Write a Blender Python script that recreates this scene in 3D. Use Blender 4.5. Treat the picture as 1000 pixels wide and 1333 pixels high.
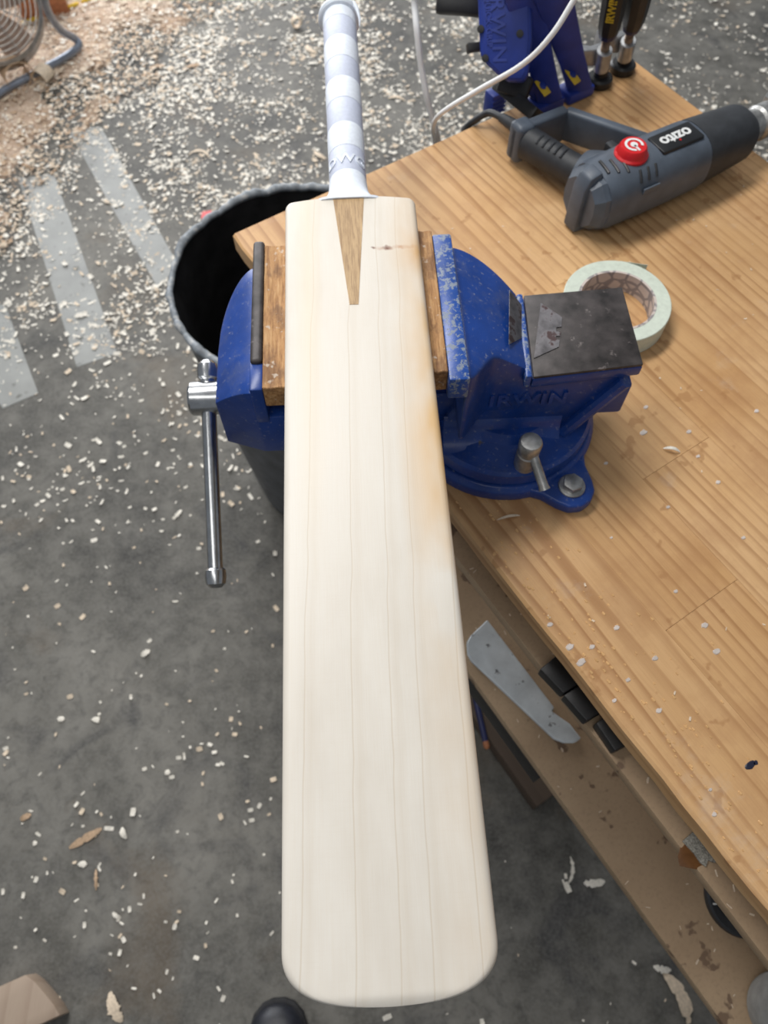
import bpy, bmesh, math, random
from mathutils import Vector, Matrix, noise

# ------------------------------------------------------------------ clear
for o in list(bpy.data.objects):
    bpy.data.objects.remove(o, do_unlink=True)
scene = bpy.context.scene
COL = scene.collection
R = math.radians

# ------------------------------------------------------------------ camera
CAM_H = 1.50
PITCH = R(62.5)
cam_d = bpy.data.cameras.new('camera')
cam_d.sensor_fit = 'VERTICAL'
cam_d.sensor_height = 36.0
cam_d.lens = 36.0 * 1000.0 / 1333.0
cam_d.clip_start = 0.02
cam_d.dof.use_dof = True
cam_d.dof.focus_distance = 0.47
cam_d.dof.aperture_fstop = 11.5
cam = bpy.data.objects.new('camera', cam_d)
cam.location = (0, 0, CAM_H)
cam.rotation_euler = (R(90) - PITCH, 0, 0)
COL.objects.link(cam)
scene.camera = cam

# ------------------------------------------------------------------ world, lights, exposure
world = bpy.data.worlds.new('world')
scene.world = world
world.use_nodes = True
bg = world.node_tree.nodes['Background']
bg.inputs['Color'].default_value = (0.86, 0.92, 1.0, 1)
bg.inputs['Strength'].default_value = 0.24


def area(name, loc, target, sx, sy, energy, color):
    d = bpy.data.lights.new(name, 'AREA')
    d.shape = 'RECTANGLE'
    d.size, d.size_y = sx, sy
    d.energy = energy
    d.color = color
    o = bpy.data.objects.new(name, d)
    o.location = loc
    o.rotation_euler = (Vector(target) - Vector(loc)).to_track_quat('-Z', 'Y').to_euler()
    COL.objects.link(o)
    return o


# open roller door far ahead on the left, and the strip light under the roof
area('door_daylight', (-1.4, 4.3, 1.75), (-0.3, 1.0, 0.3), 3.2, 2.4, 150, (0.97, 0.98, 1.0))
area('ceiling_strip_light', (-0.55, 1.20, 2.75), (-0.1, 0.7, 0.9), 1.5, 0.35, 40, (1.0, 0.98, 0.95))

area('rear_fill_light', (-0.45, -0.55, 2.75), (0.0, 0.4, 0.9), 1.5, 0.35, 6, (1.0, 0.98, 0.95))  # fill light added behind the camera to brighten surfaces facing it

scene.view_settings.view_transform = 'Standard'
scene.view_settings.look = 'None'
scene.view_settings.gamma = 1.0
scene.view_settings.use_curve_mapping = False
scene.view_settings.exposure = -0.04

# ------------------------------------------------------------------ small maths
CP, SP = math.cos(PITCH), math.sin(PITCH)


def at(px, py, z):
    """a point of the place at height z, from where the photograph shows it"""
    a, u = (px - 500) / 1000.0, (666.5 - py) / 1000.0
    dz = u * CP - SP
    t = (z - CAM_H) / dz
    return Vector((a * t, t * (CP + u * SP), z))


class Frame:
    """a thing's own frame: origin on its base, turned about z"""
    def __init__(self, ox, oy, oz, deg):
        self.o = Vector((ox, oy, oz)); self.a = R(deg)
        self.M = Matrix.Translation(self.o) @ Matrix.Rotation(self.a, 4, 'Z')
        self.I = self.M.inverted()

    def L(self, v):
        return self.I @ Vector(v)

    def px(self, px, py, z):
        return self.I @ at(px, py, z)


# ------------------------------------------------------------------ materials
class NT:
    def __init__(self, name):
        self.m = bpy.data.materials.new(name)
        self.m.use_nodes = True
        self.t = self.m.node_tree
        self.b = self.t.nodes['Principled BSDF']

    def n(self, typ, **kw):
        nd = self.t.nodes.new(typ)
        for k, v in kw.items():
            setattr(nd, k, v)
        return nd

    def link(self, a, b):
        self.t.links.new(a, b)

    def inp(self, nd, key, v):
        if hasattr(v, 'is_linked') or isinstance(v, bpy.types.NodeSocket):
            self.link(v, nd.inputs[key])
        else:
            nd.inputs[key].default_value = v

    def coord(self, scale=(1, 1, 1), kind='Object', rnd=0.0, loc=(0, 0, 0), rot=(0, 0, 0)):
        tc = self.n('ShaderNodeTexCoord')
        mp = self.n('ShaderNodeMapping')
        self.link(tc.outputs[kind], mp.inputs['Vector'])
        mp.inputs['Scale'].default_value = scale
        mp.inputs['Location'].default_value = loc
        mp.inputs['Rotation'].default_value = rot
        out = mp.outputs['Vector']
        if rnd:
            oi = self.n('ShaderNodeObjectInfo')
            ad = self.n('ShaderNodeVectorMath', operation='MULTIPLY_ADD')
            self.link(oi.outputs['Random'], ad.inputs[0])
            ad.inputs[1].default_value = (rnd, rnd * 0.7, rnd * 1.3)
            self.link(out, ad.inputs[2])
            out = ad.outputs[0]
        return out

    def noise(self, vec, scale, detail=4, rough=0.55, dist=0.0):
        nd = self.n('ShaderNodeTexNoise')
        self.link(vec, nd.inputs['Vector'])
        nd.inputs['Scale'].default_value = scale
        nd.inputs['Detail'].default_value = detail
        nd.inputs['Roughness'].default_value = rough
        nd.inputs['Distortion'].default_value = dist
        return nd.outputs['Fac']

    def ramp(self, fac, stops):
        nd = self.n('ShaderNodeValToRGB')
        self.link(fac, nd.inputs['Fac'])
        el = nd.color_ramp.elements
        while len(el) < len(stops):
            el.new(0.5)
        for e, (p, c) in zip(el, stops):
            e.position = p
            e.color = (c, c, c, 1) if isinstance(c, (int, float)) else tuple(c) + (1,)
        return nd.outputs['Color']

    def mix(self, fac, a, b, mode='MIX'):
        nd = self.n('ShaderNodeMix', data_type='RGBA', blend_type=mode)
        for k, v in ((0, fac), (6, a), (7, b)):
            if isinstance(v, bpy.types.NodeSocket):
                self.link(v, nd.inputs[k])
            elif isinstance(v, (int, float)):
                nd.inputs[k].default_value = v
            else:
                nd.inputs[k].default_value = tuple(v) + (1,)
        return nd.outputs[2]

    def math(self, op, a, b=0.0, c=0.0, clamp=False):
        nd = self.n('ShaderNodeMath', operation=op, use_clamp=clamp)
        for k, v in enumerate((a, b, c)):
            if isinstance(v, bpy.types.NodeSocket):
                self.link(v, nd.inputs[k])
            else:
                nd.inputs[k].default_value = v
        return nd.outputs[0]

    def sep(self, vec):
        nd = self.n('ShaderNodeSeparateXYZ')
        self.link(vec, nd.inputs[0])
        return nd.outputs

    def bump(self, h, strength=0.3, dist=0.001):
        nd = self.n('ShaderNodeBump')
        self.link(h, nd.inputs['Height'])
        nd.inputs['Strength'].default_value = strength
        nd.inputs['Distance'].default_value = dist
        self.link(nd.outputs['Normal'], self.b.inputs['Normal'])

    def color(self, c):
        self.inp(self.b, 'Base Color', c if isinstance(c, bpy.types.NodeSocket) else tuple(c) + (1,))

    def rough(self, v):
        self.inp(self.b, 'Roughness', v)


def simple(name, col, rough=0.5, metal=0.0, var=0.12, scale=60, bump=0.0, alt=None, rnd=0.0, spec=None):
    t = NT(name)
    v = t.coord(rnd=rnd)
    f = t.noise(v, scale, 5)
    dark = tuple(c * (1 - 2 * var) for c in col)
    lite = tuple(min(1, c * (1 + 2 * var)) for c in col)
    c = t.ramp(f, [(0.3, dark), (0.7, lite)])
    if alt:
        g = t.noise(v, alt[1], 6, 0.65)
        c = t.mix(t.ramp(g, [(alt[2], 0.0), (alt[2] + 0.05, 1.0)]), c, alt[0])
    t.color(c); t.rough(rough)
    t.b.inputs['Metallic'].default_value = metal
    if spec is not None:
        t.b.inputs['Specular IOR Level'].default_value = spec
    if bump:
        t.bump(f, bump, 0.001)
    return t.m


def wood(name, base, dark, ring=120.0, axis='Y', rough=0.5, stain=None, contrast=1.0, rnd=3.0, bump=0.15, dist=2.0):
    """growth-ring lines running along one local axis"""
    t = NT(name)
    sc = {'Y': (1, 0.05, 1), 'X': (0.05, 1, 1), 'Z': (1, 1, 0.05)}[axis]
    v = t.coord(sc, rnd=rnd)
    wv = t.n('ShaderNodeTexWave', wave_type='BANDS', bands_direction='X' if axis != 'X' else 'Y', wave_profile='SAW')
    t.link(v, wv.inputs['Vector'])
    wv.inputs['Scale'].default_value = ring / 20.0 * 1.0
    wv.inputs['Distortion'].default_value = dist
    wv.inputs['Detail'].default_value = 3
    wv.inputs['Detail Scale'].default_value = 1.4
    fine = t.noise(t.coord(tuple(s * 1.0 for s in sc), rnd=rnd), ring * 5, 3, 0.6)
    big = t.noise(t.coord(sc, rnd=rnd), 9, 3)
    r1 = t.ramp(wv.outputs['Fac'], [(0.0, 0.0), (0.62, 0.12), (0.93, 0.75), (1.0, 0.0)])
    c = t.mix(t.math('MULTIPLY', r1, 0.75 * contrast), base, dark)
    c = t.mix(t.math('MULTIPLY', t.ramp(fine, [(0.45, 0.0), (0.75, 1.0)]), 0.35 * contrast), c, dark)
    c = t.mix(t.math('MULTIPLY', t.ramp(big, [(0.35, 0.0), (0.7, 1.0)]), 0.3 * contrast), c, dark)
    if stain:
        s = t.noise(t.coord(rnd=rnd), stain[1], 4, 0.6)
        c = t.mix(t.math('MULTIPLY', t.ramp(s, [(stain[2], 0.0), (stain[2] + 0.08, 1.0)]), stain[3]), c, stain[0])
    t.color(c); t.rough(rough)
    if bump:
        t.bump(t.math('ADD', r1, fine), bump, 0.0006)
    return t.m


M = {}
# concrete floor with stains and a dusty film
t = NT('concrete')
v = t.coord()
n1 = t.noise(v, 2.2, 6, 0.6, 0.4)
n2 = t.noise(v, 14, 6, 0.65)
n3 = t.noise(v, 160, 4, 0.7)
c = t.ramp(n1, [(0.36, (0.046, 0.044, 0.040)), (0.5, (0.102, 0.097, 0.084)), (0.64, (0.205, 0.194, 0.170))])
c = t.mix(t.math('MULTIPLY', t.ramp(n2, [(0.38, 0.0), (0.66, 1.0)]), 0.6), c, (0.26, 0.25, 0.225))
n4 = t.noise(t.coord(loc=(2, 5, 0)), 36, 6, 0.7, 0.5)
c = t.mix(t.math('MULTIPLY', t.ramp(n4, [(0.48, 0.0), (0.64, 1.0)]), 0.5), c, (0.06, 0.058, 0.053))
c = t.mix(t.math('MULTIPLY', t.ramp(t.noise(v, 5, 5, 0.6, 1.0), [(0.56, 0.0), (0.68, 1.0)]), 0.6), c, (0.042, 0.042, 0.046))
c = t.mix(t.math('MULTIPLY', t.ramp(t.noise(t.coord(loc=(4, 2, 0)), 3.3, 5, 0.6, 0.6), [(0.58, 0.0), (0.72, 1.0)]), 0.55), c, (0.15, 0.115, 0.08))
c = t.mix(t.math('MULTIPLY', t.ramp(n3, [(0.4, 0.0), (0.75, 1.0)]), 0.4), c, (0.24, 0.235, 0.22))
t.color(c); t.rough(t.ramp(n2, [(0.3, 0.55), (0.7, 0.8)])); t.bump(n3, 0.35, 0.001)
t.b.inputs['Specular IOR Level'].default_value = 0.3
M['concrete'] = t.m

# bench pine panel
t = NT('bench_pine')
v0 = t.coord((1, 0.05, 1), rnd=5.0)
wn = t.n('ShaderNodeTexNoise'); t.link(v0, wn.inputs['Vector'])
wn.inputs['Scale'].default_value = 11; wn.inputs['Detail'].default_value = 3
va = t.n('ShaderNodeVectorMath', operation='MULTIPLY_ADD')
t.link(wn.outputs['Color'], va.inputs[0]); va.inputs[1].default_value = (0.085, 0.0, 0.085); t.link(v0, va.inputs[2])
wv = t.n('ShaderNodeTexWave', wave_type='BANDS', bands_direction='X', wave_profile='SAW')
t.link(va.outputs[0], wv.inputs['Vector'])
wv.inputs['Scale'].default_value = 24
wv.inputs['Distortion'].default_value = 1.2
wv.inputs['Detail'].default_value = 3
wv.inputs['Detail Scale'].default_value = 3.0
r1 = t.ramp(wv.outputs['Fac'], [(0.0, 0.0), (0.55, 0.08), (0.90, 0.95), (0.97, 0.6), (1.0, 0.0)])
amp = t.noise(t.coord((1, 0.2, 1), rnd=3.0), 16, 3)
r1 = t.math('MULTIPLY', r1, t.ramp(amp, [(0.3, 0.25), (0.65, 1.0)]))
fine = t.noise(t.coord((1, 0.03, 1), rnd=5.0), 900, 3, 0.6)
big = t.noise(t.coord(rnd=2.0), 5.5, 4, 0.6)
oi = t.n('ShaderNodeObjectInfo')
c = t.ramp(big, [(0.3, (0.60, 0.35, 0.150)), (0.7, (0.73, 0.475, 0.245))])
c = t.mix(t.math('MULTIPLY', oi.outputs['Random'], 0.35), c, (0.52, 0.28, 0.11))
c = t.mix(t.math('MULTIPLY', r1, 0.85), c, (0.31, 0.135, 0.042))
c = t.mix(t.math('MULTIPLY', t.ramp(fine, [(0.42, 0.0), (0.72, 1.0)]), 0.22), c, (0.36, 0.18, 0.07))
spots = t.noise(t.coord(loc=(7, 3, 0)), 42, 3, 0.5)
c = t.mix(t.math('MULTIPLY', t.ramp(spots, [(0.66, 0.0), (0.70, 1.0)]), 0.55), c, (0.36, 0.17, 0.06))
grime = t.noise(t.coord(loc=(6, 2, 0)), 8, 6, 0.7)
c = t.mix(t.math('MULTIPLY', t.ramp(grime, [(0.48, 0.0), (0.68, 1.0)]), 0.55), c, (0.40, 0.20, 0.085))
dust = t.noise(t.coord(loc=(1, 9, 0)), 13, 6, 0.7)
c = t.mix(t.math('MULTIPLY', t.ramp(dust, [(0.60, 0.0), (0.78, 1.0)]), 0.4), c, (0.62, 0.52, 0.43))
t.color(c); t.rough(t.ramp(big, [(0.3, 0.42), (0.7, 0.58)]))
t.bump(t.math('ADD', r1, fine), 0.22, 0.0006)
M['bench'] = t.m

# shelf board, glue and oil spots
t = NT('shelf_board')
v = t.coord(rnd=2.0)
a = t.noise(v, 7, 5, 0.6)
c = t.ramp(a, [(0.3, (0.36, 0.245, 0.145)), (0.7, (0.50, 0.355, 0.22))])
sp = t.noise(t.coord(loc=(3, 1, 0), rnd=2.0), 38, 3, 0.5)
c = t.mix(t.math('MULTIPLY', t.ramp(sp, [(0.635, 0.0), (0.67, 1.0)]), 0.75), c, (0.12, 0.065, 0.038))
g = t.noise(v, 300, 3, 0.6)
c = t.mix(t.math('MULTIPLY', t.ramp(g, [(0.5, 0.0), (0.75, 1.0)]), 0.25), c, (0.17, 0.11, 0.07))
t.color(c); t.rough(0.6); t.bump(g, 0.1, 0.0005)
M['shelf'] = t.m

# willow blade: cream timber, five growth lines, amber edge stain, a knot streak
t = NT('willow')
tc = t.n('ShaderNodeTexCoord')
s = t.sep(tc.outputs['Object'])
X, Y, Z = s[0], s[1], s[2]
wob = t.noise(t.coord((0.3, 1, 0.3)), 9, 3, 0.5)
wx = t.math('ADD', X, t.math('MULTIPLY', t.math('SUBTRACT', wob, 0.5), 0.0075))
wx = t.math('SUBTRACT', wx, t.math('MULTIPLY', Y, 0.029))
cloud = t.noise(t.coord((1, 0.35, 1)), 28, 4, 0.6)
c = t.ramp(cloud, [(0.3, (0.655, 0.605, 0.53)), (0.7, (0.73, 0.69, 0.62))])
fib = t.noise(t.coord((1, 0.02, 1)), 1400, 2, 0.6)
c = t.mix(t.math('MULTIPLY', t.ramp(fib, [(0.4, 0.0), (0.75, 1.0)]), 0.16), c, (0.62, 0.53, 0.40))
cross = t.noise(t.coord((0.06, 1, 1)), 1000, 2, 0.6)
c = t.mix(t.math('MULTIPLY', t.ramp(cross, [(0.5, 0.0), (0.8, 1.0)]), 0.10), c, (0.60, 0.52, 0.42))
lines = None
for x0 in (-0.0465, -0.0185, 0.0042, 0.0205, 0.0452):
    d = t.math('SUBTRACT', wx, x0)
    ln = t.math('SUBTRACT', 1.0, t.math('DIVIDE', t.math('ABSOLUTE', d), 0.00062), clamp=True)
    # soft darker side to the right of the ring, as early wood
    sh = t.math('MULTIPLY', t.math('SUBTRACT', 1.0, t.math('DIVIDE', t.math('ABSOLUTE', t.math('SUBTRACT', d, 0.004)), 0.004), clamp=True), 0.22)
    q = t.math('MAXIMUM', t.math('MULTIPLY', ln, 0.75), sh)
    lines = q if lines is None else t.math('MAXIMUM', lines, q)
c = t.mix(t.math('MULTIPLY', lines, 0.62), c, (0.50, 0.40, 0.28))
# amber heartwood along the right edge
am = t.noise(t.coord((0.6, 0.28, 1), loc=(2.3, 0.4, 0)), 34, 3, 0.55)
edge = t.math('DIVIDE', t.math('SUBTRACT', X, 0.022), 0.03, clamp=True)
amf = t.math('MULTIPLY', t.math('MULTIPLY', edge, t.ramp(am, [(0.34, 0.0), (0.60, 1.0)])), 0.95)
yb = t.math('SUBTRACT', 1.0, t.math('DIVIDE', t.math('ABSOLUTE', t.math('SUBTRACT', Y, 0.36)), 0.25), clamp=True)
amf = t.math('MULTIPLY', amf, t.math('ADD', 0.25, yb), clamp=True)
c = t.mix(amf, c, (0.66, 0.44, 0.22))
# left faint warm band
lb = t.math('SUBTRACT', 1.0, t.math('DIVIDE', t.math('ABSOLUTE', t.math('ADD', X, 0.036)), 0.012), clamp=True)
lb = t.math('MULTIPLY', lb, t.math('DIVIDE', t.math('SUBTRACT', Y, 0.22), 0.2, clamp=True))
c = t.mix(t.math('MULTIPLY', lb, 0.35), c, (0.74, 0.60, 0.40))
# knot streak
kw = t.noise(t.coord((1, 0.5, 1)), 120, 3, 0.6)
ky = t.math('ADD', t.math('SUBTRACT', Y, 0.5125), t.math('MULTIPLY', t.math('SUBTRACT', kw, 0.5), 0.008))
kx = t.math('SUBTRACT', 1.0, t.math('DIVIDE', t.math('ABSOLUTE', t.math('SUBTRACT', X, 0.035)), 0.019), clamp=True)
kx = t.math('POWER', kx, 0.5)
kf = t.math('SUBTRACT', 1.0, t.math('DIVIDE', t.math('ABSOLUTE', ky), 0.0026), clamp=True)
kn = t.ramp(t.noise(t.coord((1, 0.3, 1), loc=(0.31, 0, 0)), 95, 2, 0.5), [(0.40, 0.25), (0.58, 1.0)])
c = t.mix(t.math('MULTIPLY', t.math('MULTIPLY', t.math('POWER', kf, 0.6), kx), t.math('MULTIPLY', kn, 0.9)), c, (0.40, 0.135, 0.03))
for kx0, kr in ((0.0165, 0.0016), (0.0275, 0.0030)):
    dd = t.math('SQRT', t.math('ADD', t.math('POWER', t.math('MULTIPLY', t.math('SUBTRACT', X, kx0), 0.6), 2.0), t.math('POWER', ky, 2.0)))
    c = t.mix(t.math('MULTIPLY', t.math('SUBTRACT', 1.0, t.math('DIVIDE', dd, kr), clamp=True), 1.0), c, (0.13, 0.030, 0.008))
hal = t.math('SUBTRACT', 1.0, t.math('DIVIDE', t.math('ABSOLUTE', t.math('SUBTRACT', t.math('ADD', Y, t.math('MULTIPLY', kw, 0.02)), 0.516)), 0.045), clamp=True)
hax = t.math('DIVIDE', t.math('SUBTRACT', X, 0.026), 0.026, clamp=True)
hal = t.math('MULTIPLY', t.math('MULTIPLY', hal, hal), t.math('MULTIPLY', hax, hax))
c = t.mix(t.math('MULTIPLY', hal, 0.85), c, (0.60, 0.34, 0.12))
t.color(c); t.rough(t.ramp(cloud, [(0.3, 0.38), (0.7, 0.5)]))
t.bump(t.math('ADD', fib, t.math('MULTIPLY', lines, -1.5)), 0.08, 0.0004)
M['willow'] = t.m

t = NT('oak_splice')
f1 = t.noise(t.coord((1, 0.05, 1)), 900, 3, 0.7)
f2 = t.noise(t.coord((1, 0.12, 1), loc=(2, 0, 0)), 260, 3, 0.6)
c = t.ramp(f2, [(0.3, (0.36, 0.22, 0.095)), (0.7, (0.53, 0.355, 0.175))])
c = t.mix(t.math('MULTIPLY', t.ramp(f1, [(0.48, 0.0), (0.62, 1.0)]), 0.7), c, (0.22, 0.12, 0.045))
t.color(c); t.rough(0.5)
M['oak'] = t.m
M['grip_a'] = simple('grip_rubber_pale', (0.74, 0.79, 0.87), 0.55, var=0.03, scale=300, bump=0.05)
M['grip_b'] = simple('grip_rubber_lilac', (0.54, 0.58, 0.70), 0.55, var=0.03, scale=300, bump=0.05)

# chipped vice enamel
def enamel(name, col, chip, amount, scale=55, rough=0.33):
    t = NT(name)
    v = t.coord()
    f = t.noise(v, 22, 5, 0.6)
    c = t.ramp(f, [(0.3, tuple(k * 0.72 for k in col)), (0.7, tuple(k * 1.2 for k in col))])
    ch = t.noise(t.coord(loc=(1, 2, 3)), scale, 7, 0.7)
    m = t.ramp(ch, [(amount, 0.0), (amount + 0.025, 1.0)])
    c = t.mix(m, c, chip)
    du = t.noise(v, 240, 4, 0.7)
    c = t.mix(t.math('MULTIPLY', t.ramp(du, [(0.60, 0.0), (0.74, 1.0)]), 0.5), c, (0.40, 0.40, 0.40))
    fz = t.noise(t.coord(loc=(5, 1, 2)), 30, 6, 0.7)
    c = t.mix(t.math('MULTIPLY', t.ramp(fz, [(0.52, 0.0), (0.75, 1.0)]), 0.35), c, (0.13, 0.14, 0.17))
    t.color(c); t.rough(t.mix(m, (rough,) * 3, (0.6,) * 3))
    t.bump(t.noise(v, 130, 3), 0.12, 0.001)
    return t.m


M['blue'] = enamel('blue_enamel', (0.009, 0.048, 0.25), (0.10, 0.09, 0.085), 0.675)
M['blue_chip'] = enamel('blue_enamel_chipped', (0.016, 0.072, 0.32), (0.22, 0.26, 0.33), 0.525, 210)
M['dark_steel'] = simple('blackened_steel', (0.048, 0.041, 0.040), 0.5, 0.2, 0.3, 70, 0.25, alt=((0.15, 0.13, 0.125), 80, 0.63))
M['steel'] = simple('bright_steel', (0.52, 0.53, 0.54), 0.24, 1.0, 0.08, 90, 0.03)
M['zinc'] = simple('dull_zinc', (0.40, 0.40, 0.39), 0.42, 0.85, 0.18, 120, 0.12, alt=((0.16, 0.13, 0.10), 70, 0.64))
M['blade_steel'] = simple('razor_steel', (0.22, 0.21, 0.22), 0.38, 0.8, 0.30, 60, alt=((0.11, 0.075, 0.075), 60, 0.54))
t = NT('packing_wood')
f1 = t.noise(t.coord((1, 0.10, 1), rnd=2.0), 420, 4, 0.65)
f2 = t.noise(t.coord((1, 0.5, 1), rnd=2.0), 70, 5, 0.65)
f3 = t.noise(t.coord(rnd=4.0), 120, 4, 0.6)
c = t.ramp(f1, [(0.3, (0.22, 0.10, 0.035)), (0.5, (0.43, 0.225, 0.085)), (0.7, (0.55, 0.33, 0.15))])
c = t.mix(t.math('MULTIPLY', t.ramp(f2, [(0.50, 0.0), (0.62, 1.0)]), 0.65), c, (0.15, 0.07, 0.03))
c = t.mix(t.math('MULTIPLY', t.ramp(f3, [(0.62, 0.0), (0.68, 1.0)]), 0.75), c, (0.58, 0.49, 0.40))
t.color(c); t.rough(0.7); t.bump(t.math('ADD', f1, f2), 0.9, 0.0012)
M['block'] = t.m
M['gun'] = simple('slate_plastic', (0.085, 0.105, 0.135), 0.46, var=0.10, scale=40, bump=0.06, alt=((0.19, 0.21, 0.24), 45, 0.68))
M['gun_dark'] = simple('charcoal_rubber', (0.028, 0.031, 0.036), 0.55, var=0.12, scale=80, bump=0.1)
M['black'] = simple('black_plastic', (0.014, 0.014, 0.015), 0.45, var=0.15, scale=90, bump=0.06)
M['red'] = simple('red_plastic', (0.68, 0.014, 0.018), 0.35, var=0.05, scale=60)
M['white'] = simple('white_plastic', (0.80, 0.81, 0.80), 0.4, var=0.03, scale=60)
M['label_black'] = simple('label_black', (0.012, 0.013, 0.015), 0.35, var=0.05)
M['cblue'] = simple('clamp_blue_resin', (0.017, 0.040, 0.26), 0.42, var=0.12, scale=35, bump=0.05, alt=((0.10, 0.12, 0.27), 40, 0.66))
M['navy'] = simple('navy_resin', (0.012, 0.018, 0.085), 0.42, var=0.1)
M['yellow'] = simple('yellow_resin', (0.75, 0.50, 0.03), 0.45, var=0.08)
M['cast_silver'] = simple('silver_paint', (0.42, 0.43, 0.44), 0.38, 0.7, 0.12, 70, 0.05)
M['rust_steel'] = simple('rusty_screw', (0.27, 0.19, 0.13), 0.5, 0.7, 0.3, 150, 0.2)
M['tape'] = simple('masking_tape', (0.62, 0.68, 0.58), 0.6, var=0.04, scale=200, bump=0.05)
t = NT('tape_core_card')
vr = t.n('ShaderNodeTexVoronoi', feature='DISTANCE_TO_EDGE')
t.link(t.coord(), vr.inputs['Vector']); vr.inputs['Scale'].default_value = 75
t.color(t.mix(t.ramp(vr.outputs['Distance'], [(0.06, 1.0), (0.12, 0.0)]), (0.60, 0.52, 0.47), (0.30, 0.27, 0.27)))
t.rough(0.7)
M['core'] = t.m
M['bin'] = simple('black_bin_plastic', (0.020, 0.020, 0.021), 0.6, var=0.2, scale=30, bump=0.2, spec=0.15)
M['bin_out'] = simple('grey_bin_plastic', (0.115, 0.122, 0.132), 0.5, var=0.15, scale=30, bump=0.1)
M['bin_rim'] = simple('dusty_bin_rim', (0.22, 0.245, 0.27), 0.55, var=0.25, scale=60, bump=0.5, alt=((0.40, 0.40, 0.39), 60, 0.55))
M['stripe'] = simple('pale_floor_strip', (0.29, 0.295, 0.28), 0.5, var=0.10, scale=9, alt=((0.15, 0.15, 0.135), 35, 0.60))
M['shav_w'] = simple('shaving_white', (0.86, 0.81, 0.71), 0.7, var=0.08, scale=200)
M['shav_c'] = simple('shaving_cream', (0.74, 0.61, 0.46), 0.7, var=0.1, scale=200)
M['shav_t'] = simple('shaving_tan', (0.52, 0.36, 0.23), 0.7, var=0.12, scale=200)
t = NT('sawdust_bed')
v = t.coord()
a = t.noise(v, 55, 6, 0.75); b_ = t.noise(v, 7, 4, 0.6)
c = t.ramp(a, [(0.28, (0.34, 0.235, 0.165)), (0.5, (0.62, 0.475, 0.36)), (0.72, (0.80, 0.68, 0.56))])
c = t.mix(t.math('MULTIPLY', t.ramp(b_, [(0.4, 0.0), (0.65, 1.0)]), 0.5), c, (0.56, 0.38, 0.25))
t.color(c); t.rough(0.85); t.bump(a, 1.0, 0.006)
M['sawdust'] = t.m
M['offcut'] = wood('offcut_willow', (0.42, 0.325, 0.245), (0.27, 0.185, 0.13), ring=160, rough=0.6, contrast=0.7)
M['galv'] = simple('galvanised_sheet', (0.72, 0.78, 0.81), 0.42, 0.15, 0.10, 25, 0.04, alt=((0.20, 0.21, 0.22), 70, 0.64))
M['shoe'] = simple('black_leather', (0.016, 0.018, 0.026), 0.42, var=0.2, scale=70, bump=0.15)
M['sole'] = simple('shoe_sole', (0.022, 0.022, 0.024), 0.75, var=0.2)
M['denim'] = simple('dark_cloth', (0.02, 0.022, 0.03), 0.9, var=0.2, scale=300, bump=0.2)
M['glue'] = simple('dried_glue', (0.62, 0.55, 0.50), 0.35, var=0.08)
M['resin'] = simple('clear_varnish_bead', (0.66, 0.40, 0.18), 0.10, var=0.1)
M['navy_paint'] = simple('navy_paint', (0.012, 0.014, 0.035), 0.4, var=0.1)
M['cable_white'] = simple('white_cable', (0.88, 0.89, 0.89), 0.4, var=0.02)
M['fan_steel'] = simple('fan_tube_grey', (0.26, 0.29, 0.35), 0.3, 0.5, 0.1, 40, 0.05)
M['fan_wire'] = simple('fan_wire', (0.30, 0.28, 0.26), 0.4, 0.6, 0.15, 60)
M['fan_tan'] = simple('dusty_motor_housing', (0.36, 0.25, 0.19), 0.6, 0.0, 0.15, 40)
M['terracotta'] = simple('orange_brown_plastic', (0.42, 0.16, 0.07), 0.5, var=0.1)
M['brown_board'] = wood('old_brown_board', (0.115, 0.08, 0.055), (0.06, 0.04, 0.028), ring=90, rough=0.7, contrast=0.7)
M['woven'] = simple('woven_scrap', (0.34, 0.33, 0.29), 0.7, var=0.3, scale=700, bump=0.6)
M['amber_stain'] = simple('amber_glue', (0.15, 0.065, 0.022), 0.3, var=0.2)
M['grey_plastic'] = simple('grey_plastic', (0.28, 0.28, 0.27), 0.45, var=0.1)
M['leg'] = wood('bench_leg_pine', (0.46, 0.29, 0.14), (0.26, 0.14, 0.06), ring=120, axis='Z', rough=0.6)


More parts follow.
